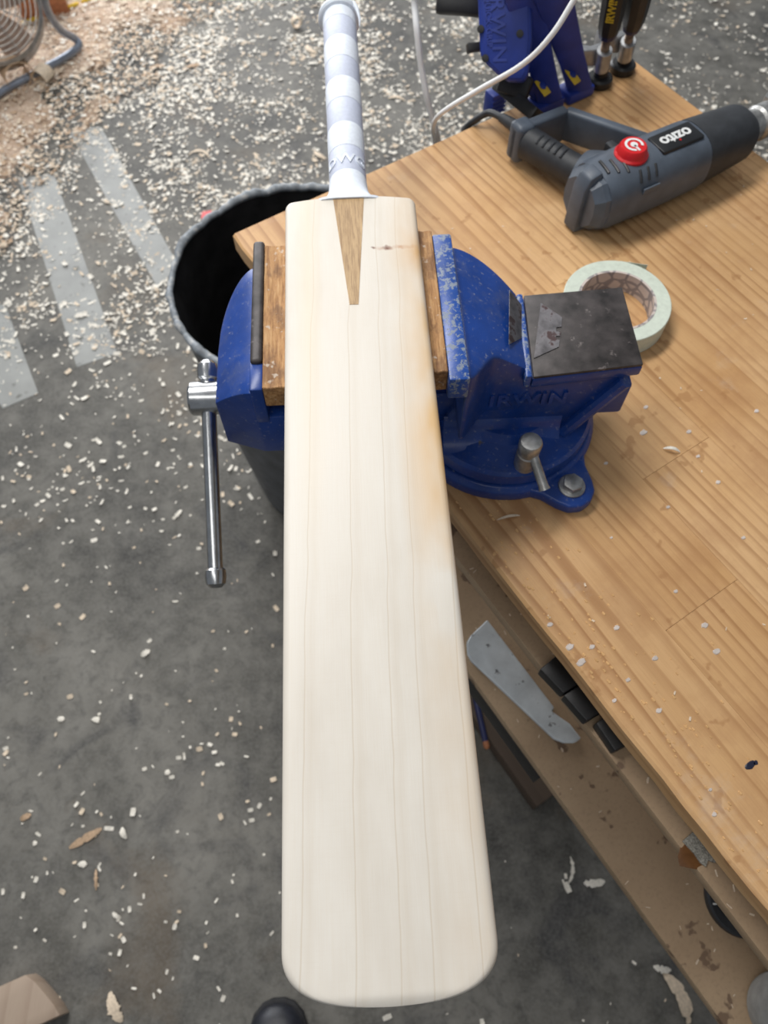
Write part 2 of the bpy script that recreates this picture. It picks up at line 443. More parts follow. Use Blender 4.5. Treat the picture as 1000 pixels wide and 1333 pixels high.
# ------------------------------------------------------------------ mesh helpers
class MB:
    def __init__(self):
        self.v, self.f, self.mi = [], [], []

    def add(self, vs, fs, mi=0):
        o = len(self.v)
        self.v += [tuple(p) for p in vs]
        self.f += [tuple(i + o for i in f) for f in fs]
        self.mi += [mi] * len(fs)
        return self

    def box(self, a, b, M4=None):
        (x0, y0, z0), (x1, y1, z1) = a, b
        vs = [Vector(p) for p in ((x0, y0, z0), (x1, y0, z0), (x1, y1, z0), (x0, y1, z0), (x0, y0, z1), (x1, y0, z1), (x1, y1, z1), (x0, y1, z1))]
        if M4:
            vs = [M4 @ p for p in vs]
        return self.add(vs, [(0, 3, 2, 1), (4, 5, 6, 7), (0, 1, 5, 4), (1, 2, 6, 5), (2, 3, 7, 6), (3, 0, 4, 7)])

    def prism(self, poly, z0, z1, M4=None):
        """polygon in xy (any winding), optional per-point z via callables"""
        ar = sum(poly[i][0] * poly[(i + 1) % len(poly)][1] - poly[(i + 1) % len(poly)][0] * poly[i][1] for i in range(len(poly)))
        if ar < 0:
            poly = poly[::-1]
        n = len(poly)
        zz0 = z0 if callable(z0) else (lambda x, y: z0)
        zz1 = z1 if callable(z1) else (lambda x, y: z1)
        vs = [Vector((p[0], p[1], zz0(p[0], p[1]))) for p in poly] + [Vector((p[0], p[1], zz1(p[0], p[1]))) for p in poly]
        if M4:
            vs = [M4 @ p for p in vs]
        fs = [tuple(range(n))[::-1], tuple(range(n, 2 * n))] + [(i, (i + 1) % n, n + (i + 1) % n, n + i) for i in range(n)]
        return self.add(vs, fs)

    def lathe(self, prof, seg=32, M4=None, cap=True):
        """profile [(r, z)...] about the local z axis"""
        vs, fs = [], []
        for r, z in prof:
            for k in range(seg):
                a = 2 * math.pi * k / seg
                vs.append(Vector((r * math.cos(a), r * math.sin(a), z)))
        for j in range(len(prof) - 1):
            for k in range(seg):
                k2 = (k + 1) % seg
                fs.append((j * seg + k, j * seg + k2, (j + 1) * seg + k2, (j + 1) * seg + k))
        if cap:
            fs.append(tuple(range(seg))[::-1])
            o = (len(prof) - 1) * seg
            fs.append(tuple(range(o, o + seg)))
        if M4:
            vs = [M4 @ p for p in vs]
        return self.add(vs, fs)

    def tube(self, pts, rad, seg=10, smooth=0, closed=False):
        pts = [Vector(p) for p in pts]
        if smooth:
            pts = catmull(pts, smooth, closed)
        n = len(pts)
        rr = rad if isinstance(rad, (list, tuple)) else [rad] * n
        if len(rr) != n:
            rr = [rr[min(len(rr) - 1, int(i * len(rr) / n))] for i in range(n)]
        vs, fs = [], []
        up = None
        for i, p in enumerate(pts):
            if closed:
                d = pts[(i + 1) % n] - pts[i - 1]
            else:
                d = pts[min(i + 1, n - 1)] - pts[max(i - 1, 0)]
            d.normalize()
            if up is None:
                up = Vector((0, 0, 1)) if abs(d.z) < 0.9 else Vector((1, 0, 0))
            s = d.cross(up).normalized()
            up = s.cross(d).normalized()
            for k in range(seg):
                a = 2 * math.pi * k / seg
                vs.append(p + (s * math.cos(a) + up * math.sin(a)) * rr[i])
        m = n if closed else n - 1
        for i in range(m):
            for k in range(seg):
                k2 = (k + 1) % seg
                j = (i + 1) % n
                fs.append((i * seg + k2, i * seg + k, j * seg + k, j * seg + k2))
        if not closed:
            fs.append(tuple(range(seg)))
            fs.append(tuple(range((n - 1) * seg, n * seg))[::-1])
        return self.add(vs, fs)

    def loft(self, rings, cap=True, closed=True):
        n = len(rings[0])
        vs = [p for r in rings for p in r]
        fs = []
        for j in range(len(rings) - 1):
            for k in range(n if closed else n - 1):
                k2 = (k + 1) % n
                fs.append((j * n + k, j * n + k2, (j + 1) * n + k2, (j + 1) * n + k))
        if cap:
            fs.append(tuple(range(n))[::-1])
            o = (len(rings) - 1) * n
            fs.append(tuple(range(o, o + n)))
        return self.add(vs, fs)

    def build(self, name, mat, parent=None, bevel=0.0, seg=2, angle=35, recalc=True):
        me = bpy.data.meshes.new(name)
        me.from_pydata([tuple(p) for p in self.v], [], self.f)
        mats = mat if isinstance(mat, list) else [mat]
        for m in mats:
            me.materials.append(M[m])
        if len(mats) > 1:
            me.polygons.foreach_set('material_index', self.mi)
        if recalc or bevel:
            bm = bmesh.new(); bm.from_mesh(me)
            if recalc:
                bmesh.ops.recalc_face_normals(bm, faces=bm.faces)
            if bevel:
                ed = [e for e in bm.edges if len(e.link_faces) == 2 and e.calc_face_angle(0) > R(28)]
                bmesh.ops.bevel(bm, geom=ed, offset=bevel, segments=seg, profile=0.5, affect='EDGES', clamp_overlap=True)
            bm.to_mesh(me); bm.free()
        me.polygons.foreach_set('use_smooth', [True] * len(me.polygons))
        me.set_sharp_from_angle(angle=R(angle))
        me.update()
        return link(name, me, parent)


def link(name, me, parent=None):
    o = bpy.data.objects.new(name, me)
    COL.objects.link(o)
    if parent is not None:
        o.parent = parent
    return o


def catmull(p, n, closed=False):
    out = []
    m = len(p)
    rng = range(m) if closed else range(m - 1)
    for i in rng:
        if closed:
            a, b, c, d = p[i - 1], p[i], p[(i + 1) % m], p[(i + 2) % m]
        else:
            a, b, c, d = p[max(i - 1, 0)], p[i], p[i + 1], p[min(i + 2, m - 1)]
        for k in range(n):
            u = k / n
            out.append(0.5 * ((2 * b) + (c - a) * u + (2 * a - 5 * b + 4 * c - d) * u * u + (3 * b - a - 3 * c + d) * u ** 3))
    if not closed:
        out.append(p[-1])
    return out


def thing(name, label, cat, fr, group=None):
    o = bpy.data.objects.new(name, None)
    o.empty_display_size = 0.02
    COL.objects.link(o)
    o.matrix_world = fr.M
    return tag(o, label, cat, group)


def tag(o, label, cat, group=None, kind=None):
    o['label'] = label
    o['category'] = cat
    if group:
        o['group'] = group
    if kind:
        o['kind'] = kind
    return o


def put(o, fr):
    o.matrix_world = fr.M
    return o


def text(name, body, size, depth, mat, parent, M4, bold=0.0, spacing=1.0, shear=0.0):
    cu = bpy.data.curves.new(name, 'FONT')
    cu.body = body; cu.size = size; cu.extrude = depth; cu.offset = bold
    cu.align_x = 'CENTER'; cu.align_y = 'CENTER'
    cu.space_character = spacing; cu.shear = shear
    cu.resolution_u = 4
    tmp = bpy.data.objects.new(name, cu)
    COL.objects.link(tmp)
    dg = bpy.context.evaluated_depsgraph_get()
    me = bpy.data.meshes.new_from_object(tmp.evaluated_get(dg))
    bpy.data.objects.remove(tmp, do_unlink=True)
    bpy.data.curves.remove(cu)
    me.transform(M4)
    me.materials.clear(); me.materials.append(M[mat])
    return link(name, me, parent)


def basis(o, ex, ey, ez):
    m = Matrix.Identity(4)
    for i, e in enumerate((Vector(ex).normalized(), Vector(ey).normalized(), Vector(ez).normalized())):
        for r in range(3):
            m[r][i] = e[r]
    m.translation = Vector(o)
    return m


def axis_m(o, d):
    """matrix whose z axis points along d"""
    return Matrix.Translation(Vector(o)) @ Vector(d).to_track_quat('Z', 'Y').to_matrix().to_4x4()


def smooth01(a, b, x):
    u = max(0.0, min(1.0, (x - a) / (b - a)))
    return u * u * (3 - 2 * u)


# ================================================================== SETTING: floor
floor = MB().box((-4.0, -2.5, -0.10), (4.0, 6.0, 0.0)).build('floor', 'concrete')
floor['kind'] = 'structure'
floor['label'] = 'dark stained concrete workshop floor strewn with pale wood shavings'
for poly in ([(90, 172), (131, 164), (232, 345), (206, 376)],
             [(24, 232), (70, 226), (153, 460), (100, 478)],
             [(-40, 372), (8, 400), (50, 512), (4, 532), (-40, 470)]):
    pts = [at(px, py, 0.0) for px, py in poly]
    s_ = MB().prism([(p.x, p.y) for p in pts], 0.0, 0.0008).build('pale_strip', 'stripe', floor)  # thin pale grey strips lying flat on the concrete

# ================================================================== WORKBENCH
BZ = 0.87
BF = Frame(-0.173, 0.684, 0.0, 33.5)      # corner of the top; x across the bench, -y along it
bench = thing('workbench', 'pine topped workbench with two open shelves under the vice', 'workbench', BF)
W, LEN, TH = 0.60, 1.42, 0.022
rng = random.Random(5)
nb = 7
jp = BF.px(875, 600, BZ); kj = int(jp.x / W * nb)
for k in range(nb):
    x0, x1 = W * k / nb, W * (k + 1) / nb
    cuts = [0.0, -LEN]
    if k % 2 == 1:
        cuts = [0.0, -0.25 - 0.5 * rng.random(), -LEN]
    if k == kj:
        cuts = [0.0, jp.y, -LEN]
    for a, b in zip(cuts[:-1], cuts[1:]):
        dz = rng.uniform(-0.0003, 0.0)
        mb = MB()
        # long board with a slightly worn, wavy front edge on the outermost one
        if k == 0:
            n = 60
            rings = []
            for i in range(n + 1):
                y = a + (b - a) * i / n
                w = 0.0022 * noise.noise((y * 14, 0.3, 0)) + 0.0012 * noise.noise((y * 60, 1.3, 0))
                c_ = 0.0025 + 0.002 * abs(noise.noise((y * 30, 4.1, 0)))
                rings.append([Vector(p) for p in ((x0 + w, y, BZ - TH), (x1 - 0.00005, y, BZ - TH), (x1 - 0.00005, y, BZ + dz), (x0 + w + c_, y, BZ + dz), (x0 + w, y, BZ + dz - c_ * 0.8))])
            mb.loft(rings)
            mb.build('top_plank', 'bench', bench)
        else:
            mb.box((x0 + 0.00005, b + 0.0001, BZ - TH), (x1 - 0.00005, a - 0.0001, BZ + dz))
            mb.build('top_plank', 'bench', bench, bevel=0.00025, seg=1)
MB().box((0.0, -LEN, 0.784), (W - 0.02, -0.17, 0.80)).build('upper_shelf', 'shelf', bench, bevel=0.001)
MB().box((-0.002, -LEN, 0.552), (W - 0.02, -0.30, 0.57)).build('lower_shelf', 'shelf', bench, bevel=0.001)
e0 = BF.px(693, 1019, 0.55)
MB().box((-0.0024, e0.y, 0.508), (0.02, -0.32, 0.5515)).build('under_rail', 'black', bench, bevel=0.001)
for lx, ly in ((0.06, -0.24), (W - 0.1, -0.24), (0.06, -LEN + 0.1), (W - 0.1, -LEN + 0.1)):
    top = BZ - TH
    MB().box((lx, ly - 0.06, 0.0), (lx + 0.06, ly, top)).build('leg', 'leg', bench, bevel=0.002)

# dried glue and paint on the bench top
rng = random.Random(11)


def blob(name, mat, parent, fr, px, py, z, r, h=0.0007, squash=0.7):
    p = fr.px(px, py, z)
    n = 11
    ph = rng.uniform(0, 6)
    ring = []
    for k in range(n):
        a = 2 * math.pi * k / n
        q = r * (1 + 0.35 * noise.noise((math.cos(a) * 1.3 + px, math.sin(a) * 1.3 + py, 0)))
        ring.append((p.x + q * math.cos(a + ph), p.y + q * squash * math.sin(a + ph)))
    mb = MB()
    vs = [Vector((x, y, z - 0.0003)) for x, y in ring] + [Vector((p.x + (x - p.x) * 0.75, p.y + (y - p.y) * 0.75, z + h)) for x, y in ring]
    fs = [(k, (k + 1) % n, n + (k + 1) % n, n + k) for k in range(n)] + [tuple(range(n, 2 * n))]
    mb.add(vs, fs)
    return mb.build(name, mat, parent)


for px, py, r in ((716, 813, 5), (742, 842, 7), (757, 862, 7), (771, 842, 5), (803, 817, 5), (853, 857, 5), (796, 700, 3),
                  (841, 530, 5), (838, 563, 7), (897, 562, 5), (909, 594, 4), (789, 603, 4), (933, 848, 6), (918, 814, 6),
                  (935, 628, 5), (800, 912, 4), (858, 925, 5), (925, 1028, 3), (930, 1060, 4), (985, 535, 5), (968, 700, 4), (880, 770, 4), (870, 660, 4), (818, 885, 4)):
    blob('glue_drop', 'glue', bench, BF, px, py, BZ, r * 0.00062, 0.0006)
blob('paint_spot', 'navy_paint', bench, BF, 977, 996, BZ, 0.006, 0.0004, 0.45)
blob('paint_spot', 'navy_paint', bench, BF, 984, 993, BZ, 0.0026, 0.0004)
# shiny beads of varnish along the front edge: too small to pick apart
mb = MB()
for i in range(420):
    u = rng.random()
    y = -0.42 - 0.75 * u
    x = 0.006 + abs(rng.gauss(0, 0.035))
    r = rng.uniform(0.0005, 0.0017)
    z = BZ
    n = 6
    ring = [Vector((x + r * math.cos(k * math.pi / 3), y + 1.6 * r * math.sin(k * math.pi / 3), z - 0.0004)) for k in range(n)]
    ring2 = [Vector((x + .6 * r * math.cos(k * math.pi / 3), y + r * math.sin(k * math.pi / 3), z + r * 0.35)) for k in range(n)]
    mb.add(ring + ring2, [(k, (k + 1) % n, n + (k + 1) % n, n + k) for k in range(n)] + [tuple(range(n, 2 * n))])
vb = mb.build('varnish_beads', 'resin', bench, recalc=False)
vb['kind'] = 'stuff'
# amber glue pool on the upper shelf
blob('glue_pool', 'amber_stain', bench, BF, 905, 1112, 0.80, 0.016, 0.0005, 0.7)

# ================================================================== CRICKET BAT
FACE = 1.053
KF = Frame(0.0045, -0.0415, FACE, 3.3)
bat = thing('cricket_bat', 'pale willow cricket bat with white rubber grip clamped in the blue vice', 'cricket bat', KF)
BL, HW = 0.568, 0.0545
ys = []
n_t = 22
for i in range(n_t):
    ys.append(0.030 * ((i + 0.12) / n_t) ** 1.7)
ys += [0.03 + (BL - 0.033) * (i / 44.0) for i in range(45)] + [BL - 0.0015, BL]
rings = []
for y in ys:
    if y < 0.03:
        q = (0.03 - y) / 0.03
        q2_ = max(0.0, (0.0265 - y) / 0.0265)
        hw = HW * (1 - q2_ ** 2.4) ** 0.35
        th_s = 1 - 0.10 * q ** 3
    else:
        hw, th_s = HW, 1.0
    hw *= 1.02 - 0.022 * smooth01(0.0, BL, y)
    if y > BL - 0.002:
        hw -= 0.0015 * (y - (BL - 0.002)) / 0.002
    te = (0.020 + 0.018 * smooth01(0.0, 0.18, y)) * th_s
    if y > 0.46:
        te *= 1 - 0.12 * smooth01(0.46, BL, y)
    ts = (0.026 + 0.036 * smooth01(0.0, 0.22, y) - 0.016 * smooth01(0.36, BL, y)) * th_s
    ring = []
    rad = min(0.0050, hw * 0.5)
    crown = 0.0016
    endz = -0.0022 * max(0.0, 1 - y / 0.006) ** 2
    top = lambda x: endz - crown * (x / HW) ** 2
    nx = 14
    for i in range(nx + 1):                                  # face, left to right
        x = -(hw - rad) + 2 * (hw - rad) * i / nx
        ring.append(Vector((x, y, top(x))))
    for i in range(1, 5):                                    # right edge rounding
        a = 0.5 * math.pi * i / 4
        ring.append(Vector((hw - rad + rad * math.sin(a), y, top(hw - rad) - rad * (1 - math.cos(a)))))
    ring.append(Vector((hw * 0.995, y, top(hw) - te + 0.003)))
    for i in range(nx + 1):                                  # back with a ridge
        x = (hw * 0.97) - 2 * (hw * 0.97) * i / nx
        ring.append(Vector((x, y, top(hw) - te - (ts - te) * (1 - (abs(x) / max(hw, 1e-5))) ** 1.15)))
    ring.append(Vector((-hw * 0.995, y, top(hw) - te + 0.003)))
    for i in range(0, 4):
        a = 0.5 * math.pi * (1 - i / 4)
        ring.append(Vector((-(hw - rad + rad * math.sin(a)), y, top(hw - rad) - rad * (1 - math.cos(a)))))
    rings.append(ring)
# shoulder end slightly bowed towards the handle
for r in rings[-3:]:
    for p in r:
        p.y += 0.004 * (1 - (p.x / HW) ** 2) * smooth01(BL - 0.05, BL, p.y)
blade = MB().loft(rings).build('blade', 'willow', bat, angle=42)
# oak splice let into the blade
sx = -0.0012
MB().prism([(sx - 0.0131, BL + 0.0035), (sx + 0.0129, BL + 0.0035), (sx + 0.0034, 0.4535), (sx - 0.0034, 0.4535)], -0.006, 0.00025).build('splice', 'oak', bat)

# handle with rubber grip: bands alternate pale and lilac
HZ = -0.0165
hs = BL + 0.002
def grip_ring(y, r, flat=0.0):
    out = []
    for k in range(40):
        a = 2 * math.pi * k / 40
        rx = r * (1 + flat)
        out.append(Vector((rx * math.cos(a) - 0.001, y, HZ + r * math.sin(a) * (1 - 0.25 * flat))))
    return out
def grip_r(d):
    base = 0.0163 + 0.0006 * smooth01(0.02, 0.25, d)
    return base
b0_ = KF.px(447, 219, FACE).y - hs
def flare_ring(y, rx, rz, e):
    out = []
    for k in range(48):
        a = 2 * math.pi * k / 48
        c_, s_ = math.cos(a), math.sin(a)
        d = (abs(c_) ** e + abs(s_) ** e) ** (-1 / e)
        out.append(Vector((rx * d * c_ - 0.001, y, HZ + rz * d * s_)))
    return out
prof_f = [(0.0, 0.0292, 0.0180, 4.0), (0.003, 0.0256, 0.0178, 3.6), (0.008, 0.0212, 0.0175, 3.0), (0.015, 0.0187, 0.0171, 2.5), (0.024, 0.0172, 0.0167, 2.1), (b0_, 0.0164, 0.0164, 2.0)]
MB().loft([flare_ring(hs + d, rx, rz, e) for d, rx, rz, e in prof_f]).build('grip_flare', 'grip_a', bat, angle=50)
MB().loft([flare_ring(hs - 0.0008, 0.0304, 0.0182, 4.2), flare_ring(hs + 0.0014, 0.0306, 0.0186, 4.2), flare_ring(hs + 0.0026, 0.0270, 0.0181, 3.8)]).build('grip_lip', 'grip_a', bat)
bounds = [KF.px(447, py, FACE).y - hs for py in (219, 187, 157, 125, 98, 71, 44, 18)]
bounds.append(KF.px(444, 4, FACE).y - hs)
for k, (a, b) in enumerate(zip(bounds[:-1], bounds[1:])):
    step = 0.00025 if k % 2 else 0.0
    rr = []
    for d in (a, a + 0.0006, (a + b) / 2, b - 0.0006, b):
        rr.append((hs + d, grip_r(d) + step - (0.00015 if d in (a, b) else 0)))
    # each band tops out in a shallow arch: shift the ring forward on the upper side
    rings = []
    for i, (y, r) in enumerate(rr):
        ring = grip_ring(y, r)
        rings.append(ring)
    MB().loft(rings).build('grip_band', 'grip_b' if k % 2 == 0 else 'grip_a', bat)
# rolled collar at the top end and the knob
cy = hs + bounds[-1]
ring_pts = [Vector((0.0172 * math.cos(2 * math.pi * k / 28) - 0.001, cy + 0.002, HZ + 0.0172 * math.sin(2 * math.pi * k / 28))) for k in range(28)]
MB().tube(ring_pts, 0.0046, 10, closed=True).build('rolled_collar', 'grip_a', bat)
MB().loft([grip_ring(cy, 0.0165), grip_ring(cy + 0.012, 0.0165), grip_ring(cy + 0.018, 0.0145), grip_ring(cy + 0.020, 0.008)]).build('handle_end', 'grip_a', bat)
fr_ = [Vector((0.0135, cy + 0.004, HZ + 0.0145)), Vector((0.0170, cy - 0.004, HZ + 0.0125)), Vector((0.0192, cy - 0.014, HZ + 0.0085)), Vector((0.0186, cy - 0.021, HZ + 0.0050))]
MB().tube(fr_, [0.0022, 0.0022, 0.0022, 0.002, 0.0018, 0.0015, 0.0012, 0.001, 0.0006, 0.0004], 8, smooth=3).build('loose_grip_end', 'grip_a', bat)
# raised letters low on the grip, wrapped over the rubber
tm = text('grip_letters', 'DWG', 0.0155, 0.0006, 'grip_a', bat, Matrix.Translation((0, 0, 0)), bold=0.0002, spacing=1.0)
for vv in tm.data.vertices:
    x, y, z = vv.co
    ang = math.pi / 2 - (x - 0.001) / 0.0165
    rr_ = 0.0166 + z
    vv.co = Vector((rr_ * math.cos(ang) - 0.001, (KF.px(447, 206, FACE).y) + y, HZ + rr_ * math.sin(ang)))

# ================================================================== BENCH VICE
VF = Frame(0.113, 0.43, BZ, 3.3)
vice = thing('bench_vice', 'blue cast iron bench vice with swivel base bolted to the workbench', 'vice', VF)
JT = 1.040 - BZ                                    # jaw top above the bench


def vl(x, y, z):
    return VF.L((x, y, z))


# base plate with three lugs, swivel ring
lug0 = vl(*at(746, 629, 0.89)[:2], BZ)
la = math.atan2(lug0.y, lug0.x); lr = math.hypot(lug0.x, lug0.y)
mb = MB().lathe([(0.090, 0.0), (0.090, 0.012), (0.086, 0.017), (0.05, 0.018)], 64)
mb.build('base_plate', 'blue', vice, bevel=0.001)
for k, da in enumerate((0.0, 2.09, 4.19)):
    a = la + da
    ex, ey = Vector((math.cos(a), math.sin(a), 0)), Vector((-math.sin(a), math.cos(a), 0))
    pts = []
    for s, w in ((0.055, 0.052), (0.075, 0.040), (0.092, 0.027)):
        pts.append((s, w))
    outl = [(s, w) for s, w in pts] + [(lr + 0.022 * math.cos(q), 0.022 * math.sin(q)) for q in [R(75), R(45), R(15), R(-15), R(-45), R(-75)]] + [(s, -w) for s, w in pts[::-1]]
    poly = [((ex * s + ey * w).x, (ex * s + ey * w).y) for s, w in outl]
    lg = MB().prism(poly, 0.0, 0.014).build('base_lug', 'blue', vice, bevel=0.003, seg=3)
    c0 = ex * lr
    bolt = MB()
    bolt.lathe([(0.0125, 0.0), (0.0125, 0.0022), (0.0115, 0.0026)], 28, Matrix.Translation((c0.x, c0.y, 0.0138)))
    hexp = [(c0.x + 0.0095 * math.cos(k2 * math.pi / 3 + 0.3), c0.y + 0.0095 * math.sin(k2 * math.pi / 3 + 0.3)) for k2 in range(6)]
    bolt.prism(hexp, 0.0155, 0.0228)
    bolt.build('base_bolt', 'zinc', vice, bevel=0.0008)
MB().lathe([(0.080, 0.0175), (0.084, 0.0195), (0.084, 0.033), (0.081, 0.0365), (0.070, 0.038), (0.056, 0.042), (0.05, 0.05)], 64).build('swivel_ring', 'blue', vice, angle=30)

# main casting: neck profile in the x-z plane, pushed through in y
def xz_prism(poly, y0, y1):
    mb = MB()
    Mx = Matrix(((1, 0, 0, 0), (0, 0, -1, 0), (0, 1, 0, 0), (0, 0, 0, 1)))   # (x,y,z)->(x,-z,y)
    mb.prism(poly, -y1, -y0, Mx)
    return mb


core = [(-0.062, 0.036), (0.047, 0.036), (0.056, 0.052), (0.086, 0.108), (0.088, 0.119), (-0.010, 0.119), (-0.040, 0.100), (-0.058, 0.070)]
xz_prism(core, -0.040, 0.040).build('body_casting', 'blue', vice, bevel=0.004, seg=3)
# raised frame along the front of the casting: diagonal rib and sloped foot
rb = MB()
p0, p1 = Vector((0.048, -0.042, 0.040)), Vector((0.086, -0.042, 0.112))
rb.tube([p0, p0.lerp(p1, 0.5), p1], 0.0065, 10)
rb.build('diagonal_rib', 'blue', vice)
foot = []
for i in range(9):
    u = i / 8
    x = -0.062 + 0.106 * u
    k = 0.55 + 0.45 * math.sin(math.pi * (0.12 + 0.76 * u))
    pr_ = [(-0.036, 0.034), (-0.040 - 0.026 * k, 0.036), (-0.040 - 0.014 * k, 0.039), (-0.040 - 0.006 * k, 0.045), (-0.040 - 0.002 * k, 0.053), (-0.0402, 0.062), (-0.036, 0.064)]
    foot.append([Vector((x, y, z)) for y, z in pr_])
MB().loft(foot).build('casting_foot', 'blue', vice, angle=60)


def shoulder(xs, yn, yf, zt, zb, n=14, m=10):
    """block between a near and a far outline, its top falling away outwards"""
    rings = []
    for i in range(n + 1):
        s = i / n
        x = xs[0] + (xs[1] - xs[0]) * s
        a, b, z = yn(s), yf(s), zt(s)
        ring = [Vector((x, a, zb))]
        for j in range(m + 1):
            u = j / m
            cr = 0.0
            ring.append(Vector((x, a + (b - a) * u, z - cr)))
        ring.append(Vector((x, b, zb)))
        rings.append(ring)
    return MB().loft(rings)


# fixed jaw (right), local x from the jaw plate towards the anvil
def lerp_list(pts):
    def f(s):
        for (a, va), (b, vb) in zip(pts[:-1], pts[1:]):
            if s <= b:
                u = (s - a) / (b - a)
                u = u * u * (3 - 2 * u)
                return va + (vb - va) * u
        return pts[-1][1]
    return f


xj = -0.0535
fj = shoulder((xj, 0.004), lerp_list([(0, -0.070), (0.5, -0.041), (1, -0.0405)]),
              lambda s: 0.068 - 0.026 * s ** 2.2, lambda s: JT - 0.008 - 0.033 * s ** 1.3, 0.075)
fj.build('fixed_jaw', 'blue', vice, bevel=0.0025, seg=2, angle=40)
MB().box((xj - 0.0155, -0.0765, JT - 0.024), (xj + 0.0005, 0.0745, JT)).build('fixed_jaw_plate', 'blue_chip', vice, bevel=0.002)
# anvil table
an = [vl(*at(px, py, 1.0)[:2], 1.0) for px, py in ((694, 492), (681, 384), (811, 373), (839, 475))]
poly = [(p.x, p.y) for p in an]
MB().prism(poly, 0.116, 0.1275).build('anvil_block', 'blue', vice, bevel=0.002)
cx_, cy_ = sum(p[0] for p in poly) / 4, sum(p[1] for p in poly) / 4
poly2 = [(cx_ + (x - cx_) * 0.985, cy_ + (y - cy_) * 0.985) for x, y in poly]
MB().prism(poly2, 0.1272, 0.1302).build('anvil_face', 'dark_steel', vice, bevel=0.0008)
pa, pb = Vector(poly[0]), Vector(poly[1])
dx = Vector((0.006, 0.0))
MB().prism([pa - dx, pa - dx * 0.1, pb - dx * 0.1, pb - dx], 0.117, 0.1320).build('anvil_ridge', 'blue_chip', vice, bevel=0.0015)
# slide bar, spindle
MB().box((-0.215, -0.032, 0.050), (0.101, 0.030, 0.092)).build('slide_bar', 'blue', vice, bevel=0.003)
SPZ = 0.9415 - BZ
spc = vl(-0.156, 0.405, 0.9415)
bo = MB().lathe([(0.0135, -0.016), (0.0150, -0.014), (0.0150, 0.017), (0.0125, 0.03), (0.0125, 0.04)], 32, axis_m((spc.x, spc.y, SPZ), (1, 0, 0)))
bo.build('spindle_boss', 'steel', vice, angle=30)
end = vl(*at(280, 745, 0.878)) - Vector((spc.x, spc.y, SPZ))
end.x = 0
hd = end.normalized()
hl = end.length
hb = MB().lathe([(0.0066, -0.020), (0.0066, hl)], 24, axis_m((spc.x, spc.y, SPZ), hd))
hbar = hb.build('handle_bar', 'steel', vice)
for z0, s in ((-0.020, -1), (hl, 1)):
    prof = [(0.0066, -0.004), (0.0090, -0.002), (0.0094, 0.004), (0.0086, 0.010), (0.0050, 0.0135), (0.001, 0.014)]
    k = MB().lathe(prof, 24, axis_m(Vector((spc.x, spc.y, SPZ)) + hd * z0, hd * s)).build('end_knob', 'steel', hbar, angle=30)

# moving jaw (left)
xm = vl(-0.1035, 0.42, 1)[0]
mj = shoulder((xm, xm - 0.0325), lambda s: -0.074 + 0.012 * s,
              lambda s: -0.012 + 0.066 * math.sqrt(max(0.0, 1 - s ** 2.0)) if s < 1 else -0.012, lambda s: JT - 0.009 - 0.026 * s ** 1.4, 0.080, n=22)
mj.build('moving_jaw', 'blue', vice, bevel=0.0018, seg=2, angle=40)
MB().box((xm - 0.001, -0.0745, 0.080), (xm + 0.040, -0.030, JT - 0.040)).build('moving_jaw_face', 'blue', vice, bevel=0.002)
MB().box((xm - 0.001, -0.0760, JT - 0.045), (xm + 0.0092, -0.048, JT - 0.002)).build('moving_jaw_nose', 'blue', vice, bevel=0.002)
MB().box((xm - 0.0005, -0.052, JT - 0.040), (xm + 0.0090, 0.074, JT + 0.0015)).build('moving_jaw_plate', 'dark_steel', vice, bevel=0.003, seg=3)
MB().box((xm - 0.026, -0.036, 0.050), (xm + 0.012, 0.032, 0.085)).build('moving_jaw_root', 'blue', vice, bevel=0.003)

# locking bolt on the swivel ring with its sliding bar
lk = VF.px(683, 603, BZ + 0.038)
mb = MB().lathe([(0.0098, 0.0), (0.0098, 0.020), (0.0088, 0.021), (0.0088, 0.026), (0.0100, 0.027), (0.0103, 0.036), (0.0090, 0.0385), (0.004, 0.0392)], 28, Matrix.Translation((lk.x, lk.y, 0.036)))
lb = mb.build('locking_bolt', 'zinc', vice, angle=30)
h0 = Vector((lk.x - 0.002, lk.y + 0.010, 0.068)); 
h1 = VF.px(709, 637, BZ + 0.040)
MB().tube([h0, h0.lerp(h1, 0.5), h0.lerp(h1, 0.93), h1], [0.0044, 0.0044, 0.0044, 0.0052], 14).build('locking_bar', 'zinc', lb)

# cast lettering on the front
text('cast_letters', 'IRWIN', 0.0215, 0.0022, 'blue', vice, basis((0.008, -0.0400, 0.0905), (1, 0.0, 0), (0, 0, 1), (0, -1, 0)), bold=0.0006, spacing=1.12)

# packing blocks between jaws and bat
PF = Frame(*VF.o[:3], 3.3)
bx = vl(-0.0765, 0.42, 1)[0]
def pack(name, x0, x1, y0, y1, z0, z1, seed):
    rg = random.Random(seed)
    rings = []
    n = 16
    for i in range(n + 1):
        y = y0 + (y1 - y0) * i / n
        j = lambda: rg.uniform(-0.0007, 0.0004)
        m_ = (x0 + x1) / 2
        rings.append([Vector((x0, y, z0)), Vector((x1, y, z0)), Vector((x1, y, z1 + j())), Vector((m_ + (x1 - m_) * .4, y, z1 + j())), Vector((m_ - (x1 - m_) * .3, y, z1 + j() - 0.0006)), Vector((x0, y, z1 + j()))])
    return MB().loft(rings).build(name, 'block', None, bevel=0.0006, seg=1, angle=25)


